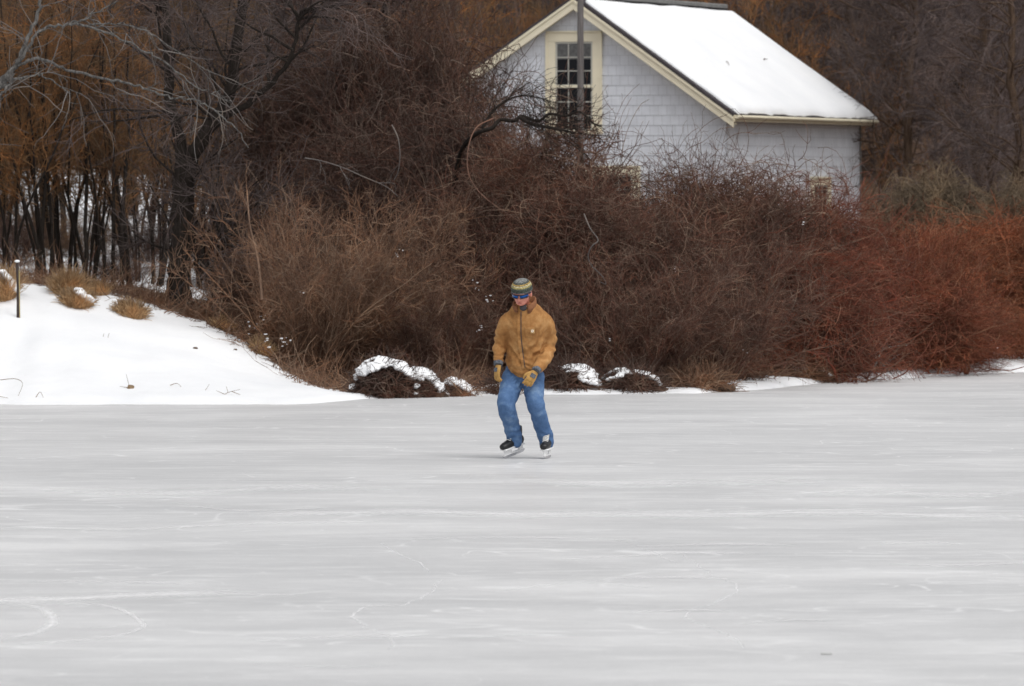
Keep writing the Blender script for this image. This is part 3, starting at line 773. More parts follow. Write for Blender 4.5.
_t = bmesh.new(); bmesh.ops.create_uvsphere(_t, u_segments=8, v_segments=6, radius=1)
BV = np.array([v.co[:] for v in _t.verts]); BT = [[v.index for v in f.verts] for f in bmesh.ops.triangulate(_t, faces=_t.faces)['faces']]; _t.free(); BT = np.array(BT)
def balls(name, C, Rr):
    C = np.array(C); Rr = np.array(Rr)
    V = (C[:, None, :] + BV[None] * Rr[:, None, :]).reshape(-1, 3); Fq = (BT[None] + (np.arange(len(C)) * len(BV))[:, None, None]).reshape(-1, 3)
    return mesh_np(name, V, Fq, True)

def bm_done(bm, name):
    bmesh.ops.recalc_face_normals(bm, faces=bm.faces)
    me = bpy.data.meshes.new(name); bm.to_mesh(me); bm.free(); return me

def bm_box(bm, lo, hi, rot=None, bevel=0.0):
    lo, hi = Vector(lo), Vector(hi); c = (lo + hi) / 2; s = hi - lo
    mm = Matrix.Translation(c) @ (rot if rot else Matrix.Identity(4)) @ Matrix.Diagonal((s.x, s.y, s.z, 1))
    r = bmesh.ops.create_cube(bm, size=1, matrix=mm)
    if bevel:
        es = list({e for v in r['verts'] for e in v.link_edges})
        bmesh.ops.bevel(bm, geom=es, offset=bevel, segments=2, profile=.5, affect='EDGES')

def box_part(name, lo, hi, parent, mat, bevel=.004):
    bm = bmesh.new(); bm_box(bm, lo, hi, None, bevel); return obj(name, bm_done(bm, name), parent, mat)

# ------------------------------------------------------------------ low snow capped brush at the ice edge
def snow_blanket(pts, parent, seed, vox=.016, name='snow_cap'):
    r = random.Random(seed); C = []; Q = []
    for x, y, z, s in pts:
        for k in range(2):
            C.append((x + r.gauss(0, s * .3), y + r.gauss(0, s * .3), z + r.gauss(0, s * .15))); Q.append((s * r.uniform(.7, 1.2), s * r.uniform(.8, 1.3), s * r.uniform(.45, .75)))
    me = remesh(balls(name, C, Q), vox, 14, name)
    return obj(name, me, parent, SNOW)

def low_brush(px0, px1, top, d, label, seed, cover=.55, mat='tan'):
    cx = (px0 + px1) / 2; w = (px1 - px0) * d / F; X = wx(cx, d); z0 = G(X, d - .3)
    H = wz(top, d) - z0
    e = empty('brush_mound', (X, d, z0 - .02)); tag(e, label, 'brush')
    r = np.random.default_rng(seed); n = int(2200 * w)
    u = norm(r.normal(size=(n, 3))); u[:, 2] = np.abs(u[:, 2]); rr = r.random(n) ** .4
    P = u * rr[:, None] * np.array([w * .5, .42, H * .93]); D = r.normal(size=(n, 3)) + u * .4; D[:, 2] -= .25
    s = grow(P, D, r.uniform(.1, .4, n), 5, .2, (0, 0, -.06), r); s[:, :, 2] = np.maximum(s[:, :, 2], -.04)
    B = Bag(); B.add(s, taper(n, 5, r.uniform(.003, .008, n), .002)); obj('twigs', B.mesh('mound_twigs'), e, M[mat])
    # dark earth and packed leaves in the middle
    bm = bmesh.new(); rnd = random.Random(seed)
    for k in range(int(10 * w) + 4):
        t = rnd.uniform(-.43, .43); bm_ball(bm, (t * w, rnd.uniform(-.1, .15), 0), (rnd.uniform(.10, .18), .2, H * .66 * math.sqrt(1 - (2 * t) ** 2) * rnd.uniform(.6, 1)), 10)
    obj('packed_leaves', remesh(bm_done(bm, 'packed_leaves'), .03, 2), e, LEAF)
    pts = []
    # a ragged blanket over the top and the nearer shoulder of the mound
    N_ = int(w / .045)
    for i in range(N_):
        t = (i + .5) / N_ - .5
        for j in range(15):
            ph = math.radians(24 + j * 8)            # 90 = crest, less = nearer side
            k2 = math.sqrt(max(.02, 1 - (2 * t) ** 2)) * (1 + .25 * (float(vnoise(np.array(t * w), np.array(.5), .22, seed)) - .5))
            y = -math.cos(ph) * .40 * k2; z = math.sin(ph) * H * k2 * .94
            q1 = float(vnoise(np.array(t * w + 5), np.array(ph * .8), .33, seed + 1)) + .35 * float(vnoise(np.array(t * w), np.array(ph), .09, seed + 2))
            if q1 / 1.35 < cover * (.22 + .62 * math.sin(ph) ** 3) * (.95 + .9 * t): pts.append((t * w, y, z, .041))
    if pts: snow_blanket(pts, e, seed)
    return e
LEAF, nt_, b_ = new_mat('packed_leaf_litter')
nt_.links.new(ramp(nt_, noise(nt_, 18, 6, .7), [(.3, (.03,.018,.012)), (.5, (.085,.05,.032)), (.7, (.19,.11,.06))]), b_.inputs['Base Color'])
b_.inputs['Roughness'].default_value = .95; bump(nt_, b_, noise(nt_, 25, 6, .7), 1.0, .03)

low_brush(350, 418, 353, 76.6, 'largest mound of dark brush with a broken cap of snow left of the skater', 11, .95, 'dark')
low_brush(396, 446, 366, 76.9, 'middle mound of dark brush with snow sloping down its right side', 17, 1.0, 'dark')
low_brush(436, 474, 376, 77.3, 'small mound of brush with snow lumps just left of the skater', 12, .8)
low_brush(540, 600, 361, 78.3, 'low dark brush dusted with snow just right of the skater', 13, .85, 'dark')
low_brush(478, 520, 382, 77.9, 'very low dark brush with scraps of snow just left behind the skater', 18, .7, 'dark')
low_brush(770, 830, 366, 82.6, 'low brown brush with a little snow at the foot of the reddish bush', 19, .5)
low_brush(598, 662, 366, 78.4, 'low dark brush with broken strips of snow along the ice edge', 14, .75, 'dark')
low_brush(655, 730, 371, 78.9, 'low brown brush sticking out over the ice edge at the bend of the shore', 15, .2)

# little lumps of snow lodged in the bushes
def lodged(pxs, seed, label):
    r = random.Random(seed); P0 = wp(*pxs[0][:3]); C = []; Q = []
    for px, py, d, s in pxs:
        p = wp(px, py, d)
        for k in range(6):
            u = s * r.uniform(.10, .34)
            C.append((p[0] - P0[0] + r.gauss(0, s * 1.0), p[1] - P0[1] + r.gauss(0, s * 3) + .35, p[2] - P0[2] + r.gauss(0, s * 1.1))); Q.append((u * r.uniform(.6, 1.8), u, u * r.uniform(.4, 1.1)))
    o = obj('lodged_snow', balls('lodged_snow', C, Q), mat=SNOW); o.location = P0; tag(o, label, 'snow', kind='stuff'); return o
lodged([(300, 293, 78, .03), (270, 340, 78.2, .05), (285, 338, 78.2, .045), (262, 316, 78.9, .04), (250, 330, 78.9, .05), (398, 254, 79, .03)], 1,
       'scraps of snow lodged in the tan bushes')
lodged([(476, 288, 79.5, .035), (489, 300, 79.5, .035), (480, 330, 79, .03), (610, 339, 78.5, .03), (676, 269, 79.3, .025), (736, 318, 80.4, .03), (741, 328, 80.4, .035), (735, 338, 80.4, .03), (744, 346, 80.3, .035)], 2,
       'scraps of snow lodged in the brown bramble around the skater')
lodged([(935, 293, 86.2, .02), (940, 300, 86.2, .025), (943, 310, 86.2, .03), (946, 320, 86.2, .03), (975, 315, 87, .025), (985, 330, 87, .03), (992, 342, 86.8, .03), (905, 325, 85.6, .02), (804, 221, 82.6, .03), (960, 335, 86.5, .025), (1000, 352, 86.8, .03)], 3,
       'scraps of snow lodged in the russet bushes')

# ------------------------------------------------------------------ tussocks, stake, weeds
def tussock(px, py, w, h, d, label, seed, snow=False, mat='straw'):
    d = on_ground(px, py, 74.6, 82.5)
    X = wx(px, d); z0 = G(X, d); e = empty('grass_tussock', (X, d, z0)); tag(e, label, 'grass tussock')
    W = w * d / F; H = h * 1.35 * d / F; r = np.random.default_rng(seed); n = 1500
    a = r.uniform(0, 6.283, n); q = np.sqrt(r.random(n))
    P = np.stack([np.cos(a) * q * W * .36, np.sin(a) * q * .26, np.full(n, -.03)], -1)
    P[:, 2] += ground(X + P[:, 0], d + P[:, 1]) - z0
    k = r.integers(0, 6, n); lean = r.normal(size=(6, 3)) * .35
    D = np.stack([np.cos(a) * q * .45, np.sin(a) * q * .45 - .25, np.full(n, 1.0)], -1) + lean[k] * (1, 1, 0) + r.normal(size=(n, 3)) * .2
    s = grow(P, D, H * r.uniform(.55, 1.3, n) * (1.1 - .45 * q), 6, .1, (0, -.03, -.1), r)
    s[:, :, 2] = np.maximum(s[:, :, 2], (ground(X + s[:, :, 0], d + s[:, :, 1]) - z0) - .02)
    B = Bag(); B.add(s, taper(n, 6, r.uniform(.003, .007, n), .002)); obj('blades', B.mesh('tussock_blades'), e, M[mat])
    if snow:
        rr = random.Random(seed)
        snow_blanket([(W * (.02 + .035 * k), rr.uniform(-.12, .02), H * (.72 - .05 * k), .06) for k in range(12)], e, seed, .015)
    return e
tussock(2, 297, 34, 26, 79.3, 'tan grass tussock with snow on top beside the wooden stake', 21, True)
tussock(68, 293, 38, 20, 80.2, 'largest tan grass tussock, upright blades at the top of the snow bank', 22)
tussock(76, 304, 36, 14, 79.4, 'low tan tussock with snow on it in front of the largest one', 23, True)
tussock(98, 292, 30, 11, 81, 'brown grass tussock half behind the largest one', 24)
tussock(131, 314, 36, 13, 79.2, 'small tan tussock on the open snow between the large ones and the thick trunk', 25)
tussock(224, 327, 30, 10, 78.6, 'small orange brown tussock where the snow bank meets the tan bushes', 26)
tussock(263, 352, 22, 13, 77.6, 'small brown tussock lowest down along the edge of the snow bank', 27)
tussock(200, 317, 40, 8, 79.2, 'flattened brown tussock right of the foot of the thick trunk', 28, mat='tan')
tussock(152, 301, 50, 8, 80.8, 'flattened brown tussock left of the foot of the thick trunk', 29, mat='tan')

def stake():
    d = on_ground(18, 318); X = wx(18, d); z0 = G(X, d); top = wz(262, d)
    e = empty('stake', (X, d, z0)); tag(e, 'thin dark wooden stake with a yellow strip standing in the snow bank', 'stake')
    bm = bmesh.new(); bm_loft(bm, [((0,0,-.3),(.022,0,0),(0,.022,0)), ((.002,0,(top-z0)*.6),(.02,0,0),(0,.02,0)), ((-.012,0,top-z0-.02),(.02,0,0),(0,.02,0)), ((-.013,0,top-z0),(.012,0,0),(0,.012,0))], 8)
    obj('post', bm_done(bm, 'stake_post'), e, simple('weathered_dark_wood', (.045,.032,.028), .9, .3, 30))
    bm = bmesh.new(); bm_loft(bm, [((.022,-.004,.0),(.006,0,0),(0,.014,0)), ((.014,-.004,(top-z0)*.85),(.006,0,0),(0,.014,0))], 6)
    obj('strip', bm_done(bm, 'stake_strip'), e, simple('pale_yellow_wood', (.42,.33,.14), .8, .2, 20))
    bm = bmesh.new(); bm_ball(bm, (-.01, 0, top - z0 + .01), (.035, .03, .018), 10)
    obj('snow_cap', bm_done(bm, 'stake_snow'), e, SNOW)
stake()

def weed(px, py, label, lines, seed, tuft=None):
    d = 74 + (405 - py) * .055
    for _ in range(12):      # drop it on the bank where its pixel row meets the snow
        X = wx(px, d); d += ((HY + (CAMH - G(X, d)) * F / d) - py) * .012
    X = wx(px, d); z0 = G(X, d); e = empty('dry_weed', (X, d, z0)); tag(e, label, 'dry weed')
    B = Bag(); k = d / F
    for L in lines:
        C = catmull([((x) * k, random.uniform(-.05, .05), y * k) for x, y in L], 5)
        B.add(C[None], np.linspace(.0045, .002, len(C))[None], 4)
    obj('stem', B.mesh('weed_stems'), e, M['weed'])
    if tuft:
        bm = bmesh.new(); bm_ball(bm, (tuft[0] * k, 0, tuft[1] * k), (.045, .04, .038), 10)
        for v in bm.verts: v.co += Vector(np.random.default_rng(int(abs(v.co.x) * 1e5)).normal(size=3) * .005)
        obj('seed_head', bm_done(bm, 'seed_head'), e, M['weed'])
weed(130, 388, 'dry weed with a round brown seed head on the snow bank', [[(0,-2),(-2,6),(-4,14)], [(0,-2),(6,-6),(8,-12)], [(0,0),(-10,2)]], 1, (0, 0))
weed(176, 386, 'small curved twig poking from the snow in the middle of the bank', [[(-6,1),(0,3),(4,1),(7,-3)]], 2)
weed(228, 394, 'flat forked twig on the snow near the ice at the end of the bank', [[(-6,-2),(0,2),(12,5)], [(0,2),(-2,8)], [(4,3),(14,-1)], [(-3,0),(-12,4)]], 3)
weed(20, 396, 'bent dead twig by the ice at the left end of the snow bank', [[(-20,16),(-5,17),(2,12),(-2,0)], [(-24,0),(-12,-2)]], 4)
weed(205, 390, 'short slanting twig stuck in the snow between the two curved ones', [[(-5,-5),(0,0),(4,6)]], 5)
weed(105, 337, 'pair of thin stalks poking from the upper snow bank', [[(-3,-3),(-1,4)], [(2,-3),(4,4)]], 6)
weed(40, 397, 'tiny twig beside the bent dead twig by the ice', [[(-4,0),(0,5),(4,-2)]], 7)
def clod(px, py, s, label):
    d = 76
    for _ in range(12): X = wx(px, d); d += ((HY + (CAMH - G(X, d)) * F / d) - py) * .012
    bm = bmesh.new(); bm_ball(bm, (0, 0, 0), (s, s * .8, s * .5), 12)
    rr = random.Random(px)
    for v in bm.verts: v.co *= rr.uniform(.85, 1.12)
    o = obj('earth_clod', bm_done(bm, 'clod'), mat=LEAF); o.location = (X, d, G(X, d) + s * .1); tag(o, label, 'clod')
clod(195, 346, .032, 'small dark clod of earth on the snow, the left one of two')
clod(235, 347, .026, 'small dark clod of earth on the snow, the right one of two')
d_ = F * CAMH / (655 - HY)
bm = bmesh.new(); bm_box(bm, (-.03, -.03, 0.002), (.03, .03, .007), None, .003)
o = obj('wood_chip', bm_done(bm, 'chip'), mat=simple('grey_chip', (.46,.46,.45))); o.location = (wx(827, d_), d_, 0); tag(o, 'tiny grey chip lying alone on the near ice', 'debris')

# ------------------------------------------------------------------ pole
def pole():
    d = 111.5; X = wx(580, d); z0 = G(X, d)
    bm = bmesh.new(); bm_loft(bm, [((0,0,-.5),(.068,0,0),(0,.068,0)), ((.01,0,3),(.06,0,0),(0,.06,0)), ((0,0,8.5),(.05,0,0),(0,.05,0))], 14)
    m, nt, b = new_mat('weathered_pole_wood')
    tc = N(nt, 'ShaderNodeTexCoord'); mp = N(nt, 'ShaderNodeMapping'); mp.inputs['Scale'].default_value = (12, 12, .6); nt.links.new(tc.outputs['Object'], mp.inputs[0])
    nt.links.new(ramp(nt, noise(nt, 4, 5, .6, mp.outputs[0]), [(.3, (.09,.08,.078)), (.7, (.19,.175,.17))]), b.inputs['Base Color']); b.inputs['Roughness'].default_value = .9
    o = obj('wooden_pole', bm_done(bm, 'pole'), mat=m); o.location = (X, d, z0); tag(o, 'thin grey wooden pole standing in front of the attic window', 'pole')
pole()

# ------------------------------------------------------------------ house
def house():
    A = math.radians(22); DH = 118.0
    X0 = wx(578, DH); zg = 0.55
    e = empty('shingled_house', (X0, DH, zg), -A); tag(e, 'pale grey shingled house with cream trim and a snow covered gable roof', 'house')
    # local: x along the gable (right +), y depth, z up from zg
    apex = wz(-4, DH) - zg; eR = wz(113, DH - 1.2) - zg
    RR, RL, OH = 3.22, 3.6, .26            # roof half widths, overhang
    sR = (apex - eR) / RR; sL = .655
    zR = lambda x: apex - x * sR if x >= 0 else apex + x * sL
    WR, WL, LEN = RR - .22, -(RL - .3), 7.75
    rt = .17                                # roof build-up below the top surface
    m, nt, b = new_mat('pale_grey_shingles')
    tc = N(nt, 'ShaderNodeTexCoord'); sx = N(nt, 'ShaderNodeSeparateXYZ'); nt.links.new(tc.outputs['Object'], sx.inputs[0])
    cb = N(nt, 'ShaderNodeCombineXYZ'); nt.links.new(math_(nt, 'ADD', sx.outputs[0], sx.outputs[1]), cb.inputs[0]); nt.links.new(sx.outputs[2], cb.inputs[1])
    br = N(nt, 'ShaderNodeTexBrick'); nt.links.new(cb.outputs[0], br.inputs['Vector'])
    for k, v in (('Scale', 1), ('Mortar Size', .006), ('Mortar Smooth', .4), ('Bias', 0), ('Brick Width', .17), ('Row Height', .19)): br.inputs[k].default_value = v
    br.offset = .43; br.inputs['Color1'].default_value = (.66,.68,.73,1); br.inputs['Color2'].default_value = (.70,.72,.77,1); br.inputs['Mortar'].default_value = (.53,.545,.58,1)
    f = noise(nt, 3, 5, .6)
    nt.links.new(mixc(nt, 1, br.outputs['Color'], ramp(nt, f, [(.3, (.9,.9,.9)), (.7, (1.08,1.08,1.08))]), 'MULTIPLY'), b.inputs['Base Color'])
    b.inputs['Roughness'].default_value = .8
    bump(nt, b, noise(nt, 40, 4), .15, .005)
    SHG = m
    CREAM = simple('cream_painted_wood', (.78,.71,.54), .55, .04, 3)
    SASH = simple('pale_sash_paint', (.50,.49,.44), .5, .05, 3)
    DARKR = simple('dark_roof_shingles', (.045,.038,.045), .9, .3, 20)
    GREY = simple('grey_ridge_cap', (.20,.20,.195), .8, .25, 12)
    ch = .19
    # walls with lapped shingle courses
    V, Fc = [], []
    def quad(a, b_, c, d): i = len(V); V.extend([a, b_, c, d]); Fc.append((i, i+1, i+2, i+3))
    H = apex; z = 0.0
    def xr(z): return min(WR, (apex - rt*1.2 - z) / sR)
    def xl(z): return max(WL, -(apex - rt*1.2 - z) / sL)
    while z < apex - rt * 1.2 - .02:
        z2 = min(z + ch, apex - rt * 1.2)
        a, b2, c, d = xl(z), xr(z), xr(z2), xl(z2)
        o1 = -.009; o2 = -.002
        quad((a, o1, z), (b2, o1, z), (c, o2, z2), (d, o2, z2)); quad((a, 0, z), (b2, 0, z), (b2, o1, z), (a, o1, z))
        z = z2
    obj('wall', mesh_py('gable_wall', V, Fc), e, SHG)
    V, Fc = [], []; z = 0.0; zt = zR(WR) - rt * 1.25
    while z < zt - .02:
        z2 = min(z + ch, zt)
        quad((WR + .009, -.009, z), (WR + .009, LEN, z), (WR + .002, LEN, z2), (WR + .002, -.002, z2)); quad((WR, 0, z), (WR, LEN, z), (WR + .009, LEN, z), (WR + .009, -.009, z))
        z = z2
    obj('wall', mesh_py('side_wall', V, Fc), e, SHG)
    V = [(WL,0,0),(WL,LEN,0),(WL,LEN,zR(WL)-rt*1.3),(WL,0,zR(WL)-rt*1.3), (WR,LEN,0),(WR,LEN,zR(WR)-rt*1.3),(0,LEN,apex-rt*1.3)]
    obj('wall', mesh_py('rear_walls', V, [(0,3,2,1), (1,2,6,5,4)]), e, SHG)
    # roof deck: two slabs
    def slab(name, x0, x1, y0, y1, dz0, dz1, mat, par=e, bev=0):
        """slope slab between x0 and x1 with top offset dz0 and bottom offset dz1 from roof line"""
        P = []
        for y in (y0, y1):
            for x in (x0, x1):
                for dz in (dz1, dz0): P.append((x, y, zR(x) + dz))
        me = mesh_py(name, P, [(0,2,3,1),(4,5,7,6),(0,1,5,4),(2,6,7,3),(1,3,7,5),(0,4,6,2)])
        bm = bmesh.new(); bm.from_mesh(me); bmesh.ops.recalc_face_normals(bm, faces=bm.faces)
        if bev: bmesh.ops.bevel(bm, geom=list(bm.edges), offset=bev, segments=3, profile=.5, affect='EDGES')
        bm.to_mesh(me); bm.free()
        return obj(name, me, par, mat)
    yf, yb = -OH, LEN + OH
    roof = slab('roof', .002, RR, yf + .03, yb - .03, 0, -.06, DARKR)
    slab('roof', -.002, -RL, yf + .03, yb - .03, 0, -.06, DARKR)
    # snow on both slopes, uneven top and wavy edges
    def snow_sheet(x0, x1, y0, y1, nx, ny, th, seed):
        V, Fc = [], []; top = []; bot = []
        for j in range(ny + 1):
            for i in range(nx + 1):
                s = i / nx; t = j / ny
                jag = .02 * (float(vnoise(np.array(t * 30.), np.array(1.), 1, seed)) - .5)
                x = x0 + (x1 - x0) * s; y = y0 + (y1 - y0) * t
                if i in (0, nx): x += jag * 3.5
                if j in (0, ny): y += .05 * (float(vnoise(np.array(s * 14.), np.array(1.), 1, seed + 2)) - .5)
                edge = min(s * abs(x1 - x0), (1 - s) * abs(x1 - x0), t * (y1 - y0), (1 - t) * (y1 - y0))
                hgt = th * (1 - math.exp(-max(edge, 0) / .05) * .85) + .035 * float(vnoise(np.array(x * 1.3), np.array(y * 1.3), 1, seed))
                top.append((x, y, zR(x) + hgt)); bot.append((x, y, zR(x) + .004))
        V = top + bot; n = (nx + 1) * (ny + 1); I = lambda i, j: j * (nx + 1) + i
        for j in range(ny):
            for i in range(nx): Fc.append((I(i, j), I(i+1, j), I(i+1, j+1), I(i, j+1)))
        for j in range(ny):
            Fc.append((I(0, j), I(0, j+1), I(0, j+1) + n, I(0, j) + n)); Fc.append((I(nx, j), I(nx, j) + n, I(nx, j+1) + n, I(nx, j+1)))
        for i in range(nx):
            Fc.append((I(i, 0), I(i, 0) + n, I(i+1, 0) + n, I(i+1, 0))); Fc.append((I(i, ny), I(i+1, ny), I(i+1, ny) + n, I(i, ny) + n))
        me = mesh_py('roof_snow', V, Fc, None, True)
        bm = bmesh.new(); bm.from_mesh(me); bmesh.ops.recalc_face_normals(bm, faces=bm.faces); bm.to_mesh(me); bm.free()
        return me
    obj('roof_snow', snow_sheet(.17, RR + .03, yf + .17, yb - .01, 60, 120, .09, 3), roof, SNOW)
    obj('roof_snow', snow_sheet(-RL - .02, -.2, yf + .45, yb - .03, 60, 60, .05, 5), roof, SNOW)
    # twig litter on the roof snow
    B = Bag()
    for (x, y) in ((1.9, 3.0), (1.75, 5.6)):
        s = grow(np.array([[x, y, zR(x) + .12]] * 3), np.random.default_rng(4).normal(size=(3, 3)) * (1, 1, .1) + (.6, 0, -.4), .22, 4, .2); B.add(s, taper(3, 4, .010, .005)); obj('fallen_twig', B.mesh('roof_twig'), roof, M['dark']); B = Bag()
    # ridge cap, sits on top
    bm = bmesh.new(); bm_box(bm, (-.13, yf + .25, apex - .04), (.13, yb - .05, apex + .055), None, .02); obj('ridge_cap', bm_done(bm, 'ridge_cap'), roof, GREY)
    # rake boards and eave fascia, cream
    rk = slab('rake_board', -.001, RR + .01, yf, yf + .028, -.075, -.265, CREAM); slab('rake_board', -.003, -RL, yf, yf + .028, -.075, -.265, CREAM)
    slab('rake_molding', .0, RR + .015, yf - .022, yf - .001, -.068, -.12, CREAM); slab('rake_molding', -.004, -RL, yf - .022, yf - .001, -.068, -.12, CREAM)
    slab('rake_board', .001, RR + .01, yb - .028, yb, -.055, -.24, CREAM)
    slab('soffit', .0, RR - .002, yf + .03, -.026, -.20, -.225, CREAM); slab('soffit', -.0, -RL + .002, yf + .03, -.026, -.20, -.225, CREAM)
    box_part('fascia', (RR + .004, yf + .03, zR(RR) - .16), (RR + .03, yb - .03, zR(RR) - .045), e, CREAM, .004)
    box_part('soffit', (WR + .026, yf + .032, zR(RR) - .16), (RR + .002, yb - .032, zR(RR) - .14), e, CREAM, .003)
    bm = bmesh.new(); bm_loft(bm, [((RR + .07, yf + .02, zR(RR) - .075), (.045,0,0), (0,0,.035)), ((RR + .07, yb - .02, zR(RR) - .085), (.045,0,0), (0,0,.035))], 10)
    obj('gutter', bm_done(bm, 'gutter'), e, CREAM)
    box_part('corner_board', (WR - .06, LEN - .01, 0), (WR + .032, LEN + .02, zt), e, GREY, .004)
    # windows --------------------------------------------------------
    m, nt, b = new_mat('dark_window_glass'); b.inputs['Base Color'].default_value = (.012,.013,.016,1); b.inputs['Roughness'].default_value = .06; b.inputs['Specular IOR Level'].default_value = .45
    GLASS = m
    CURT = simple('grey_white_curtain', (.11,.11,.11), .9, .3, 20)
    def window(cx, zb, ztp, w, tr, rows, curtain=True, side=False):
        """centre x, opening bottom/top z, opening width, trim width"""
        w_e = bpy.data.objects.new('window', None); link(w_e, e)
        if side: w_e.location = (WR, cx, 0); w_e.rotation_euler = (0, 0, math.pi/2)
        else: w_e.location = (cx, 0, 0)
        yo = -.052; hw = w / 2
        bm = bmesh.new()
        bm_box(bm, (-hw - tr, yo, zb), (-hw, -.001, ztp), None, .004); bm_box(bm, (hw, yo, zb), (hw + tr, -.001, ztp), None, .004)
        bm_box(bm, (-hw - tr - .0, yo - .004, ztp + .001), (hw + tr + .0, -.001, ztp + tr * .95), None, .004)
        bm_box(bm, (-hw - tr, yo - .03, ztp + tr * .95 + .001), (hw + tr, -.001, ztp + tr * .95 + .03), None, .004)
        bm_box(bm, (-hw - tr - .02, yo - .05, zb - .06), (hw + tr + .02, -.001, zb - .001), None, .006)
        # backband
        bm_box(bm, (-hw - tr - .012, yo - .016, zb), (-hw - tr + .03, yo - .001, ztp + tr * .9), None, .003); bm_box(bm, (hw + tr - .03, yo - .016, zb), (hw + tr + .012, yo - .001, ztp + tr * .9), None, .003)
        obj('casing', bm_done(bm, 'window_casing'), w_e, CREAM)
        zm = (zb + ztp) / 2
        for k, (a, c, y) in enumerate(((zm, ztp, -.034), (zb, zm, -.026))):
            bm = bmesh.new(); sf = .035
            bm_box(bm, (-hw + .001, y, a), (-hw + sf, -.003, c)); bm_box(bm, (hw - sf, y, a), (hw - .001, -.003, c))
            bm_box(bm, (-hw + sf, y, c - sf), (hw - sf, -.003, c)); bm_box(bm, (-hw + sf, y, a), (hw - sf, -.003, a + sf))
            for i in (1, 2):
                xx = -hw + sf + (w - 2 * sf) * i / 3; bm_box(bm, (xx - .009, y + .002, a + sf), (xx + .009, -.006, c - sf))
            for i in range(1, rows):
                zz = a + sf + (c - a - 2 * sf) * i / rows; bm_box(bm, (-hw + sf, y + .003, zz - .009), (hw - sf, -.007, zz + .009))
            obj('sash', bm_done(bm, 'sash'), w_e, SASH)
        box_part('meeting_rail', (-hw + .002, -.046, zm - .022), (hw - .002, -.036, zm + .022), w_e, CREAM, .003)
        bm = bmesh.new(); v = [bm.verts.new(p) for p in ((-hw, -.0225, zb), (hw, -.0225, zb), (hw, -.0225, ztp), (-hw, -.0225, ztp))]; bm.faces.new(v)
        pane = obj('pane', bm_done(bm, 'pane'), w_e, GLASS)
        if curtain:
            V = []; n = 40; zc = ztp - .33
            for i in range(n + 1):
                x = -hw + .03 + (w - .06) * i / n; yy = -.0245 - .0015 * math.sin(i * 1.9)
                V += [(x, yy, zc + .006 * math.sin(i * 1.9)), (x, yy, ztp - .03)]
            obj('curtain', mesh_py('curtain', V, [(2*i, 2*i+2, 2*i+3, 2*i+1) for i in range(n)], None, True), w_e, CURT)
        return w_e
    zz = lambda py: wz(py, DH) - zg
    window(-.07, zz(131), zz(42), .76, .185, 3)
    window(.72, zz(260), zz(175), .80, .15, 3, False)
    window(5.3, zz(262), zz(185), .80, .14, 3, False, True)
    window(-2.2, zz(260), zz(175), .80, .15, 3, False)
    # foundation down to the ground
    box_part('foundation', (WL + .02, .02, -.6), (WR - .02, LEN - .02, -.002), e, simple('grey_concrete', (.3,.3,.29), .9), .01)
house()

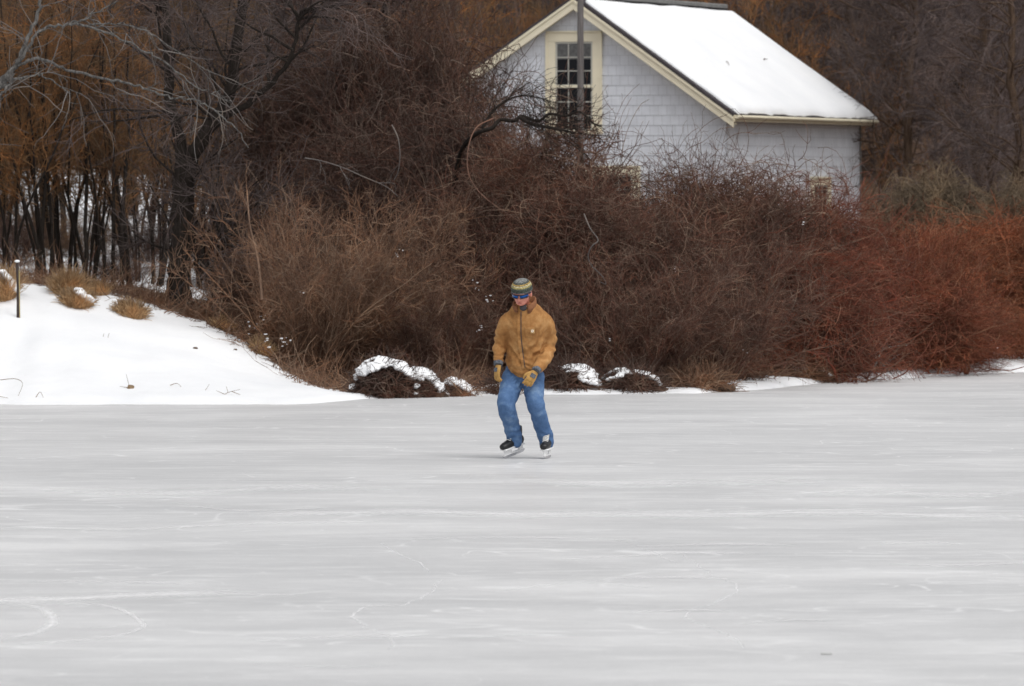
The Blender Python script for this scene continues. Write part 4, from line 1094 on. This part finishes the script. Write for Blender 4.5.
# ------------------------------------------------------------------ skater
def skater():
    D0 = 59.2; S = F / D0
    ox = wx(525, D0)
    e = empty('person', (ox, D0, 0)); tag(e, 'man in tan work jacket, blue jeans and striped knit cap skating in a crouch', 'person')
    def J(px, py, y=0.0): return ((px - 525) / S, y, (458.5 - py) / S)
    SKIN, nt, b = new_mat('cold_flushed_skin')
    nt.links.new(ramp(nt, noise(nt, 22, 3), [(.3, (.55,.19,.14)), (.7, (.62,.26,.19))]), b.inputs['Base Color']); b.inputs['Roughness'].default_value = .55
    # cotton duck
    TAN, nt, b = new_mat('tan_duck_canvas')
    c = ramp(nt, noise(nt, 9, 6, .65), [(.30, (.22,.10,.034)), (.5, (.37,.18,.062)), (.70, (.50,.285,.12))])
    nt.links.new(c, b.inputs['Base Color']); b.inputs['Roughness'].default_value = .85; b.inputs['Specular IOR Level'].default_value = .2
    bump(nt, b, noise(nt, 28, 5, .6), .35, .012)
    CORD = simple('brown_corduroy', (.21,.085,.035), .9, .2, 60)
    DENIM, nt, b = new_mat('blue_denim')
    fa = noise(nt, 5, 6, .7); c = ramp(nt, fa, [(.3, (.04,.085,.19)), (.52, (.085,.16,.31)), (.72, (.20,.30,.45))])
    nt.links.new(c, b.inputs['Base Color']); b.inputs['Roughness'].default_value = .85; b.inputs['Specular IOR Level'].default_value = .2
    bump(nt, b, noise(nt, 22, 5, .6), .5, .012)
    LEATH = simple('tan_work_leather', (.46,.26,.075), .75, .25, 30, bmp=.3)
    KNITC = simple('grey_blue_knit', (.10,.11,.13), .9, .6, 60)
    BLACK = simple('black_boot_leather', (.008,.008,.009), .45, .2, 20)
    WHITE = simple('white_plastic', (.82,.82,.82), .5, .02, 5)
    STEEL = simple('skate_steel', (.6,.6,.62), .25, .05, 5, 1.0)
    GREYT = simple('grey_felt_tongue', (.48,.47,.44), .9, .1, 30)
    DARKF = simple('dark_scarf_cloth', (.05,.045,.05), .95, .3, 30)

    # joints
    neck = np.array(J(524, 309, -.10)); pel = np.array(J(524, 371, .08)); 
    shl, shr = J(513, 323, -.05), J(540, 323, -.03)
    ell, elr = J(500, 343, .03), J(549, 345, .05)
    wrl, wrr = J(498.5, 361, -.07), J(537.5, 368, -.20)
    hil, hir = J(514, 374, .09), J(533, 374, .09)
    knl, knr = J(506.5, 404, -.14), J(535.5, 403, -.14)
    anl, anr = J(515.5, 441, .07), J(546.3, 442, .02)

    # head frame: looks down and to the image left
    Mh = Matrix.Translation(Vector(J(521.8, 292.6, -.20))) @ Matrix.Rotation(math.radians(-16), 4, 'Z') @ Matrix.Rotation(math.radians(20), 4, 'X') @ Matrix.Diagonal((1.10, 1.06, 1.0, 1))
    # ---- body: one continuous surface (head with face, neck, torso, limbs)
    bm = bmesh.new()
    B = lambda c, r, s=18: bm_ball(bm, c, r, s, Mh)
    B((0, .012, .025), (.077, .094, .098)); B((0, -.022, -.035), (.062, .068, .07)); B((0, -.040, -.068), (.050, .050, .040)); B((0, -.060, -.088), (.028, .022, .018), 12)
    B((0, -.088, -.012), (.012, .014, .026), 12); B((0, -.102, -.03), (.015, .016, .013), 12); B((-.012, -.092, -.033), (.009, .01, .008), 10); B((.012, -.092, -.033), (.009, .01, .008), 10)
    B((0, -.078, .022), (.05, .022, .014), 14)                       # brow
    B((-.036, -.062, -.022), (.024, .024, .02), 12); B((.036, -.062, -.022), (.024, .024, .02), 12)   # cheekbones
    B((0, -.082, -.060), (.023, .014, .007), 12); B((0, -.080, -.071), (.020, .014, .008), 12)       # lips
    B((-.079, .012, -.012), (.009, .02, .032), 12); B((.079, .012, -.012), (.009, .02, .032), 12)   # ears
    n0 = tuple(Mh @ Vector((0, .03, -.06)))
    bm_limb(bm, [n0, tuple(neck + (0, .05, -.02)), tuple(neck + (0, .08, -.1))], [.056, .058, .075])
    def torso(bm, k=1.0, ext=0):
        rings = []
        for px, py, y, hw, hd in ((524, 372, .08, .165, .115), (524, 362, .07, .165, .12), (525, 352, .045, .155, .115), (526, 340, .015, .165, .12), (526.5, 329, -.02, .18, .125), (526.5, 321, -.045, .165, .10), (526, 315, -.07, .12, .08), (525, 310, -.075, .08, .07)):
            rings.append((J(px, py, y), (hw * k, 0, 0), (0, hd * k, hd * .25 * k)))
        bm_loft(bm, rings, 24)
    torso(bm)
    for s, el, w in ((shl, ell, wrl), (shr, elr, wrr)): bm_limb(bm, [s, el, w], [.055, .043, .03])
    LEGL = [J(513.5, 376, .075), J(510, 390, -.02), knl, J(511, 423, .0), J(514.5, 437, .07), J(515.5, 441, .08)]
    LEGR = [J(533.5, 376, .075), J(534, 389, -.03), knr, J(541, 423, -.04), J(546, 438, .02), J(546.5, 442, .02)]
    for P_ in (LEGL, LEGR): bm_limb(bm, P_, [.078, .07, .054, .05, .042, .036])
    body = obj('body', remesh(bm_done(bm, 'body'), .007, 3, 'skater_body'), e, SKIN)
    # eyes sit behind the sunglasses, mouth line, grey stubble hair at the nape
    bm = bmesh.new()
    for s in (-1, 1): bm_ball(bm, (s * .03, -.070, .002), .012, 10, Mh)
    obj('eyes', bm_done(bm, 'eyes'), body, simple('eye_white', (.7,.7,.68), .2))
    bm = bmesh.new(); bm_ball(bm, (0, -.0945, -.0625), (.021, .003, .003), 10, Mh); bm_ball(bm, (0, -.0925, -.070), (.018, .003, .0035), 10, Mh)
    obj('lips', bm_done(bm, 'lips'), body, simple('chapped_red_lips', (.48,.16,.13), .5))
    bm = bmesh.new(); bm_ball(bm, (0, .03, -.012), (.078, .082, .05), 16, Mh)
    obj('hair', bm_done(bm, 'hair'), body, simple('short_grey_hair', (.10,.08,.065), .9, .4, 80))

    # ---- knit cap, its stripes run round the head
    KN, nt, b = new_mat('striped_knit')
    tc = N(nt, 'ShaderNodeTexCoord'); sx = N(nt, 'ShaderNodeSeparateXYZ'); nt.links.new(tc.outputs['Object'], sx.inputs[0])
    zz = maprange(nt, sx.outputs[2], .015, .135)
    r = N(nt, 'ShaderNodeValToRGB'); r.color_ramp.interpolation = 'CONSTANT'; nt.links.new(zz, r.inputs[0])
    st = [(0, (.15,.16,.16)), (.17, (.045,.055,.045)), (.42, (.11,.115,.08)), (.50, (.30,.25,.10)), (.60, (.38,.34,.22)), (.68, (.28,.19,.06)), (.78, (.06,.065,.06)), (.88, (.16,.165,.16))]
    while len(r.color_ramp.elements) < len(st): r.color_ramp.elements.new(.5)
    for el_, (p, c) in zip(r.color_ramp.elements, st): el_.position = p; el_.color = (*c, 1)
    wv = noise(nt, 75, 2)
    nt.links.new(mixc(nt, .7, r.outputs[0], ramp(nt, wv, [(.38, (.4,.4,.4)), (.62, (1.6,1.6,1.6))]), 'MULTIPLY'), b.inputs['Base Color']); b.inputs['Roughness'].default_value = .95
    bump(nt, b, wv, .6, .006)
    bm = bmesh.new(); rings = []
    for z, k in ((.022, 1.10), (.03, 1.16), (.055, 1.15), (.075, 1.12), (.095, 1.0), (.112, .84), (.124, .62), (.132, .36), (.135, .12)):
        rings.append(((0, .012, z), (.079 * k, 0, 0), (0, .096 * k, 0)))
    bm_loft(bm, rings, 36)
    me = bm_done(bm, 'knit_cap')
    for p in me.polygons: p.use_smooth = True
    cap = obj('knit_cap', me, e, KN); cap.matrix_local = Mh
    # ---- sunglasses
    LENS, nt, b = new_mat('blue_mirror_lens'); b.inputs['Base Color'].default_value = (.015,.11,.42,1); b.inputs['Metallic'].default_value = .75; b.inputs['Roughness'].default_value = .18
    FR = simple('dark_blue_plastic', (.008,.008,.03), .3, .05, 5)
    def shell(name, a0, a1, zt, zb, rr, mat, par, th=.004, wave=0):
        V, Fc = [], []; n = 14
        for o_ in (0, th):
            for i in range(n + 1):
                a = math.radians(a0 + (a1 - a0) * i / n); t = i / n; q = math.sin(math.pi * min(max(t, .08), .92)) ** .45
                x = math.sin(a) * (rr + o_); y = -math.cos(a) * (rr + o_ + .024) ; zc = (zt + zb) / 2
                V += [(x, y, zc + (zt - zc) * q), (x, y, zc + (zb - zc) * q)]
        m_ = 2 * (n + 1)
        for i in range(n):
            a = 2 * i; Fc += [(a, a+1, a+3, a+2), (a+m_, a+2+m_, a+3+m_, a+1+m_), (a, a+2, a+2+m_, a+m_), (a+1, a+1+m_, a+3+m_, a+3)]
        Fc += [(0, m_, m_+1, 1), (2*n, 2*n+1, 2*n+1+m_, 2*n+m_)]
        me = mesh_py(name, V, Fc, None, True); bm = bmesh.new(); bm.from_mesh(me); bmesh.ops.recalc_face_normals(bm, faces=bm.faces); bm.to_mesh(me); bm.free()
        o = obj(name, me, par, mat); return o
    gl = bpy.data.objects.new('sunglasses', None); link(gl, e); gl.matrix_local = Mh
    shell('lens', -62, -6, .017, -.015, .079, LENS, gl); shell('lens', 6, 62, .017, -.015, .079, LENS, gl)
    shell('frame', -74, 74, .0235, .012, .0815, FR, gl, .006); shell('frame', -64, -4, -.011, -.019, .0815, FR, gl, .005); shell('frame', 4, 64, -.011, -.019, .0815, FR, gl, .005)
    for s in (-1, 1):
        bm = bmesh.new(); bm_limb(bm, [(s * .076, -.035, .010), (s * .083, 0, .008), (s * .084, .02, .002)], [.0045, .004, .0035], 8)
        obj('temple', bm_done(bm, 'temple'), gl, FR)

    # ---- jacket
    bm = bmesh.new(); rings = []
    for px, py, y, hw, hd in ((521, 375, .04, .06, .12), (524, 369, .05, .155, .17), (525.5, 361, .05, .198, .18), (526, 352, .035, .182, .16), (526, 343, .01, .180, .16), (526.5, 333, -.025, .193, .16), (526.8, 324, -.06, .200, .155), (527, 316, -.085, .188, .135), (526.8, 310.5, -.10, .165, .12), (526, 306.5, -.11, .138, .105), (525.5, 303.5, -.12, .100, .09)):
        rings.append((J(px, py, y), (hw, 0, 0), (0, hd, hd * .22)))
    bm_loft(bm, rings, 28)
    bm_limb(bm, [J(514, 316.5, -.085), J(506, 324, -.06), ell, wrl], [.075, .076, .066, .05])
    bm_limb(bm, [J(539, 316, -.075), J(546, 324, -.045), elr, J(545, 358, -.10), wrr], [.078, .079, .072, .066, .052])
    me = remesh(bm_done(bm, 'jacket'), .009, 3, 'jacket')
    n = len(me.vertices); co = np.empty(n * 3, np.float32); me.vertices.foreach_get('co', co); co = co.reshape(-1, 3)
    nr = np.empty(n * 3, np.float32); me.vertices.foreach_get('normal', nr); nr = nr.reshape(-1, 3)
    dsp = np.zeros(n)
    x, y, z = co[:, 0], co[:, 1], co[:, 2]
    def fold(c, ax, wl, amp, rad, ph=0.0):
        """creases of wavelength wl along ax, fading out from c"""
        dv = co - np.array(c); ax = np.array(ax) / np.linalg.norm(ax)
        s = dv @ ax + .012 * np.sin(dv[:, 0] * 37 + dv[:, 2] * 29)
        return amp * np.sin(s / wl * 2 * math.pi + ph) * np.exp(-(np.linalg.norm(dv, axis=1) / rad) ** 2)
    dsp += fold(ell, (.3, 0, 1), .085, .010, .12) + fold(elr, (-.3, .1, 1), .08, .012, .14) + fold(J(543, 358, -.1), (-.5, .3, 1), .07, .007, .11)
    dsp += fold(wrl, (0, 0, 1), .035, .006, .10)
    dsp += fold(J(516, 354, -.1), (1, 0, .75), .075, .009, .13) + fold(J(537, 352, -.1), (-1, 0, .8), .07, .010, .14) + fold(J(511, 322, -.1), (.8, 0, .7), .06, .006, .09) + fold(J(540, 326, -.1), (-1, 0, .4), .06, .007, .09)
    dsp += fold(J(525, 362, -.1), (.3, 0, 1), .055, .006, .12, 1)
    dsp += np.array([mnoise.noise(Vector(p) * 9) for p in co]) * .010 + np.array([mnoise.noise(Vector(p) * 22) for p in co]) * .002
    co2 = co + nr * dsp[:, None]
    me.vertices.foreach_set('co', co2.ravel()); me.update()
    jk = obj('jacket', me, e, TAN)
    # front surface lookup for the parts sewn on
    def front(px, py):
        X, _, Z = J(px, py); m = (np.abs(co2[:, 0] - X) < .014) & (np.abs(co2[:, 2] - Z) < .014)
        return float(co2[m, 1].min()) if m.any() else -.15
    def ribbon(path, w, th, mat, name, par, off=.002):
        P = [J(a, b_) for a, b_ in path]; C = catmull([(p[0], 0, p[2]) for p in P], 5); V, Fc = [], []
        for c in C:
            px = c[0] * S + 525; py = 458.5 - c[2] * S; yy = front(px, py)
            V += [(c[0] - w/2, yy + .004, c[2]), (c[0] - w/2, yy - th, c[2]), (c[0] + w/2, yy - th, c[2]), (c[0] + w/2, yy + .004, c[2])]
        for i in range(len(C) - 1):
            a = 4 * i
            for k in range(4): Fc.append((a + k, a + (k+1) % 4, a + 4 + (k+1) % 4, a + 4 + k))
        Fc += [(0, 1, 2, 3)[::-1], tuple(4 * (len(C) - 1) + k for k in range(4))]
        me = mesh_py(name, V, Fc); bm = bmesh.new(); bm.from_mesh(me); bmesh.ops.recalc_face_normals(bm, faces=bm.faces); bm.to_mesh(me); bm.free()
        return obj(name, me, par, mat)
    ribbon([(519, 314), (519, 322), (519, 333), (520, 345), (522, 357), (524, 368)], .030, .006, TAN, 'zip_placket', jk)
    ribbon([(521, 311), (521, 322), (521, 333), (522, 345), (523.5, 357), (525, 367)], .007, .0085, DARKF, 'zip', jk)
    ribbon([(530, 327.5), (530, 328), (530, 336), (530, 337)], .088, .005, TAN, 'chest_pocket', jk)
    ribbon([(530, 326.5), (530, 327), (530, 328.3), (530, 328.8)], .094, .009, TAN, 'pocket_flap', jk)
    # small square emblem with a pale curl
    X, _, Z = J(532.5, 330.5); yy = front(532.5, 330.5) - .0135
    bm = bmesh.new(); bm_box(bm, (X - .020, yy - .001, Z - .022), (X + .020, yy + .010, Z + .022), None, .002); pt = obj('emblem_patch', bm_done(bm, 'patch'), jk, simple('ochre_patch', (.42,.25,.10), .7))
    for k, (a0, a1, r_, cx_) in enumerate(((40, 300, .011, -.001), (-140, 120, .006, .003))):
        pts = [(X + cx_ + math.cos(math.radians(a0 + (a1 - a0) * t / 10)) * r_, yy - .0025, Z + math.sin(math.radians(a0 + (a1 - a0) * t / 10)) * r_) for t in range(11)]
        bm = bmesh.new(); bm_limb(bm, pts, [.0022, .0022], 6, 2); obj('emblem_curl', bm_done(bm, 'curl'), pt, simple('cream_thread', (.8,.76,.66), .8))
    # corduroy collar: an open band standing round the neck
    V, Fc = [], []; n = 26; c0 = Vector(J(524.5, 306.0, -.13))
    for i in range(n + 1):
        a = math.radians(16 + 304 * i / n)      # open at the front
        ca, sa = math.sin(a), math.cos(a)
        hb = .022 + .05 * (1 - sa) / 2 * 1.0 + .022 * ca
        for rr, zz_ in ((.106, -.05), (.118, .0), (.112, hb), (.098, hb + .003), (.094, -.03)):
            ft = max(0, -(-sa)) ; V.append((c0.x + ca * rr, c0.y - sa * rr * .95, c0.z + zz_ + .022 * (-sa) + .004))
    for i in range(n):
        for k in range(5): a = 5 * i; Fc.append((a + k, a + (k+1) % 5, a + 5 + (k+1) % 5, a + 5 + k))
    Fc += [(0,1,2,3,4), tuple(5 * n + k for k in range(5))]
    me = mesh_py('collar', V, Fc, None, True); bm = bmesh.new(); bm.from_mesh(me); bmesh.ops.recalc_face_normals(bm, faces=bm.faces); bm.to_mesh(me); bm.free()
    obj('collar', me, jk, CORD)
    bm = bmesh.new(); bm_ball(bm, (c0.x, c0.y - .0, c0.z - .012), (.082, .084, .032), 18); bm_ball(bm, (c0.x - .012, c0.y - .082, c0.z - .012), (.036, .026, .030), 14); obj('scarf', bm_done(bm, 'scarf'), e, DARKF)
    for (w_, el_, rr) in ((wrl, ell, .054), (wrr, elr, .055)):
        w_ = Vector(w_); d = (w_ - Vector(el_ if w_.x < 0 else J(545, 358, -.10))).normalized(); u = d.cross(Vector((0, 1, 0))).normalized(); v = d.cross(u)
        bm = bmesh.new(); bm_loft(bm, [(w_ + d * .008, u * rr * .86, v * rr * .86), (w_ + d * .042, u * rr * .78, v * rr * .78)], 18)
        me = bm_done(bm, 'cuff'); obj('glove_cuff', me, e, KNITC)

    # ---- jeans
    bm = bmesh.new(); rings = []
    for px, py, y, hw, hd in ((524, 366, .07, .17, .135), (523.5, 373, .075, .18, .14), (523.5, 378, .075, .175, .13), (523.5, 383, .07, .15, .11)):
        rings.append((J(px, py, y), (hw, 0, 0), (0, hd, 0)))
    bm_loft(bm, rings, 24)
    bm_limb(bm, [J(513.5, 376, .075), J(510, 390, -.02), knl, J(511, 423, .0), J(514.5, 438, .06), J(515.5, 443.5, .07)], [.108, .102, .088, .080, .074, .070], 20)
    bm_limb(bm, [J(533.5, 376, .075), J(534, 389, -.03), knr, J(541, 423, -.04), J(546, 438, .02), J(546.8, 445, .02)], [.108, .098, .086, .078, .073, .069], 20)
    me = remesh(bm_done(bm, 'jeans'), .009, 3, 'jeans')
    n = len(me.vertices); co = np.empty(n * 3, np.float32); me.vertices.foreach_get('co', co); co = co.reshape(-1, 3)
    nr = np.empty(n * 3, np.float32); me.vertices.foreach_get('normal', nr); nr = nr.reshape(-1, 3)
    dsp = fold(J(508, 409, -.1), (.4, 0, 1), .09, .008, .10) + fold(J(536, 409, -.1), (-.4, 0, 1), .09, .008, .10)
    dsp += fold(J(513, 431, .0), (-.3, 0, 1), .06, .006, .11) + fold(J(544, 433, .0), (.3, 0, 1), .065, .005, .11)
    dsp += fold(J(519, 381, -.05), (1, 0, -.9), .05, .008, .10) + fold(J(530, 381, -.05), (-1, 0, -.9), .05, .008, .10)
    dsp += np.array([mnoise.noise(Vector(p) * 10) for p in co]) * .008 + np.array([mnoise.noise(Vector(p) * 24) for p in co]) * .0015
    me.vertices.foreach_set('co', (co + nr * dsp[:, None]).ravel()); me.update()
    obj('jeans', me, e, DENIM)

    # ---- gloves: palm, four unequal fingers, thumb
    def glove(M4, mir, curl):
        g = bpy.data.objects.new('glove', None); link(g, e)
        bm = bmesh.new()
        T = lambda x, y, z: tuple(M4 @ Vector((x * mir, y, z)))
        # local: fingers point -z, back of hand faces -y, thumb to +x
        bm_loft(bm, [(T(0, 0, .01), M4.to_3x3() @ Vector((.036, 0, 0)), M4.to_3x3() @ Vector((0, .024, 0))), (T(0, 0, -.03), M4.to_3x3() @ Vector((.044, 0, 0)), M4.to_3x3() @ Vector((0, .023, 0))),
                     (T(0, .002, -.075), M4.to_3x3() @ Vector((.047, 0, 0)), M4.to_3x3() @ Vector((0, .020, 0))), (T(0, .006, -.098), M4.to_3x3() @ Vector((.042, 0, 0)), M4.to_3x3() @ Vector((0, .016, 0)))], 16)
        for i, (fx, L) in enumerate(((.034, .072), (.0115, .080), (-.0115, .074), (-.033, .060))):
            p = [(fx, .004, -.085)]; a = math.radians(12 + curl * .3)
            y, z = .004, -.085
            for seg in (.42, .33, .25):
                y += math.sin(a) * L * seg; z -= math.cos(a) * L * seg; p.append((fx * (1 + .12), y, z)); a += math.radians(curl)
            bm_limb(bm, [T(*q_) for q_ in p], [.0122, .0115, .0105, .0095], 10, 3)
        bm_limb(bm, [T(.034, .006, -.025), T(.056, .012, -.052), T(.062, .022, -.078), T(.056, .032, -.096)], [.017, .0145, .013, .011], 10, 3)
        obj('palm_and_fingers', remesh(bm_done(bm, 'glove'), .0045, 1), g, LEATH)
        bm = bmesh.new(); bm_box(bm, (-.026, -.027, -.06), (.026, -.016, -.018), None, .006); bm.transform(M4); obj('knit_back', bm_done(bm, 'glove_back'), g, KNITC)
    dl = Matrix.Translation(Vector(wrl) + Vector((-.002, -.02, -.045))) @ Matrix.Rotation(math.radians(-60), 4, 'Z') @ Matrix.Rotation(math.radians(-12), 4, 'X')
    glove(dl, -1, 28)
    dr = Matrix.Translation(Vector(wrr) + Vector((-.03, -.02, -.035))) @ Matrix.Rotation(math.radians(32), 4, 'Y') @ Matrix.Rotation(math.radians(10), 4, 'Z') @ Matrix.Rotation(math.radians(-14), 4, 'X')
    glove(dr, -1, 26)

    # ---- hockey skates
    def skate(M4):
        """local: toe towards -y, sole plane z = .085, blade down to z = 0, ankle at (0, .07, .2)"""
        s = bpy.data.objects.new('skate', None); link(s, e); s.matrix_local = M4
        def part(name, bm, mat, smooth=True):
            me = bm_done(bm, name)
            if smooth:
                for p in me.polygons: p.use_smooth = True
            return obj(name, me, s, mat)
        bm = bmesh.new()
        bm_loft(bm, [((0, -.165, .115), (.018,0,0), (0,0,.014)), ((0, -.155, .117), (.034,0,0), (0,0,.026)), ((0, -.12, .122), (.044,0,0), (0,0,.034)), ((0, -.06, .126), (.047,0,0), (0,0,.040)),
                     ((0, .0, .134), (.042,0,0), (0,0,.048)), ((0, .06, .138), (.038,0,0), (0,0,.052)), ((0, .11, .132), (.036,0,0), (0,0,.045)), ((0, .128, .13), (.024,0,0), (0,0,.034))], 18)
        bm_loft(bm, [((0, .055, .12), (.040,0,0), (0,.060,0)), ((0, .062, .17), (.041,0,0), (0,.058,0)), ((0, .066, .225), (.046,0,0), (0,.062,0)), ((0, .072, .262), (.044,0,0), (0,.058,0))], 18)
        me = remesh(bm_done(bm, 'boot'), .006, 2); obj('boot', me, s, BLACK)
        bm = bmesh.new(); bm_loft(bm, [((0, -.055, .158), (.026,0,0), (0,.008,.012)), ((0, -.02, .188), (.030,0,0), (0,.014,.014)), ((0, .002, .235), (.034,0,0), (0,.016,.008)), ((0, .004, .255), (.034,0,0), (0,.012,.004))], 12); part('tongue', bm, GREYT)
        bm = bmesh.new()
        for k in range(6): bm_limb(bm, [(-.026, -.06 + k * .013, .163 + k * .013), (0, -.068 + k * .013, .172 + k * .014), (.026, -.06 + k * .013, .163 + k * .013)], [.0035, .0035], 6, 3)
        part('laces', bm, WHITE)
        bm = bmesh.new(); bm_box(bm, (-.040, -.150, .080), (.040, .122, .096), None, .007)
        bm_loft(bm, [((0, -.085, .082), (.030,0,0), (0,.055,0)), ((0, -.085, .055), (.012,0,0), (0,.050,0)), ((0, -.085, .034), (.008,0,0), (0,.060,0))], 12)
        bm_loft(bm, [((0, .085, .082), (.028,0,0), (0,.036,0)), ((0, .085, .055), (.012,0,0), (0,.032,0)), ((0, .085, .034), (.008,0,0), (0,.042,0))], 12)
        bm_box(bm, (-.008, -.150, .024), (.008, .130, .040), None, .004)
        part('blade_holder', bm, WHITE, False)
        bm = bmesh.new(); pts = []
        n = 24
        for i in range(n + 1):
            t = i / n; y = -.160 + .30 * t; r_ = .030 * max(0, 1 - t * 9) ** 2 + .020 * max(0, 1 - (1 - t) * 8) ** 2; pts.append((y, r_))
        vs_ = [[bm.verts.new((sx_, y, z)) for y, z in pts] for sx_ in (-.0018, .0018)]; vt = [[bm.verts.new((sx_, y, .026)) for y, z in pts] for sx_ in (-.0018, .0018)]
        pts2 = n
        for i in range(pts2):
            bm.faces.new((vs_[0][i], vs_[0][i+1], vt[0][i+1], vt[0][i])); bm.faces.new((vs_[1][i], vt[1][i], vt[1][i+1], vs_[1][i+1])); bm.faces.new((vs_[0][i], vs_[1][i], vs_[1][i+1], vs_[0][i+1])); bm.faces.new((vt[0][i], vt[0][i+1], vt[1][i+1], vt[1][i]))
        part('blade', bm, STEEL, False)
    # near foot pushes: heel lifted, toe to the image left; far-side foot glides flat towards the camera
    ax = Vector(J(515.5, 441, .07))
    def place(pt, yaw, pitch, roll, ank):
        R = Matrix.Rotation(math.radians(yaw), 4, 'Z') @ Matrix.Rotation(math.radians(pitch), 4, 'X') @ Matrix.Rotation(math.radians(roll), 4, 'Y')
        a = R @ Vector((0, .068, .25))
        t = Vector(ank) - a
        return Matrix.Translation(t) @ R
    def ground_it(M_):     # slide up or down so the blade's lowest point touches the ice
        lo = min((M_ @ Vector((0, y, z))).z for y, z in ((-.12, 0), (0, 0), (.12, 0)))
        return Matrix.Translation((0, 0, .001 - lo)) @ M_
    skate(ground_it(place(None, -46, 14, 4, J(516.5, 436, .075))))
    skate(ground_it(place(None, -13, 2, -4, J(547.5, 437, .02))))
skater()

# ------------------------------------------------------------------ sky, light, camera
w = bpy.data.worlds.new('World'); sc.world = w; w.use_nodes = True
nt = w.node_tree; bg = nt.nodes['Background']
sky = nt.nodes.new('ShaderNodeTexSky'); sky.sky_type = 'NISHITA'; sky.sun_disc = False
EL, AZ = math.radians(60), math.radians(145)
sky.sun_elevation = EL; sky.sun_rotation = AZ; sky.air_density = 1.0; sky.dust_density = 4.0; sky.ozone_density = 1.0
hs = nt.nodes.new('ShaderNodeHueSaturation'); hs.inputs['Saturation'].default_value = .12   # cloud cover greys the sky
nt.links.new(sky.outputs[0], hs.inputs['Color']); nt.links.new(hs.outputs[0], bg.inputs['Color'])
bg.inputs['Strength'].default_value = .13
sl = bpy.data.lights.new('sun', 'SUN'); sl.energy = 1.2; sl.angle = math.radians(50); sl.color = (1, .985, .96)
so = bpy.data.objects.new('sun', sl); COL.objects.link(so)
# sun direction matches sky: rotation measured from +Y clockwise
dirv = Vector((math.sin(AZ) * math.cos(EL), math.cos(AZ) * math.cos(EL), math.sin(EL)))
so.rotation_euler = dirv.to_track_quat('Z', 'Y').to_euler()

cam = bpy.data.cameras.new('camera'); co = bpy.data.objects.new('camera', cam); COL.objects.link(co)
cam.sensor_width = 36; cam.lens = F / 1024 * 36; cam.clip_start = .5; cam.clip_end = 2000
co.location = (0, 0, CAMH)
pitch = math.atan((343 - HY) / F)
co.rotation_euler = (math.pi / 2 - pitch, 0, 0)
cam.dof.use_dof = True; cam.dof.focus_distance = 59.4; cam.dof.aperture_fstop = 6.3
sc.camera = co
vs = sc.view_settings; vs.view_transform = 'Standard'; vs.look = 'None'; vs.exposure = 0.12; vs.gamma = 1; vs.use_curve_mapping = False
sc.cycles.max_bounces = 6; sc.cycles.diffuse_bounces = 3; sc.cycles.glossy_bounces = 2; sc.cycles.transparent_max_bounces = 8
sc.cycles.use_denoising = True
sc.cycles.use_adaptive_sampling = True

GROUPS = {'shrub': 'bare bushes of the thicket', 'tree': 'bare trees of the woods', 'grass tussock': 'grass tussocks on the snow bank',
          'dry weed': 'twigs and weeds poking from the snow bank', 'brush': 'snow dusted brush along the ice edge', 'branch': 'dead branches', 'vine': 'vine stems', 'clod': 'clods on the snow bank'}
for o in sc.objects:
    if o.parent is None and o.get('category') in GROUPS: o['group'] = GROUPS[o['category']]
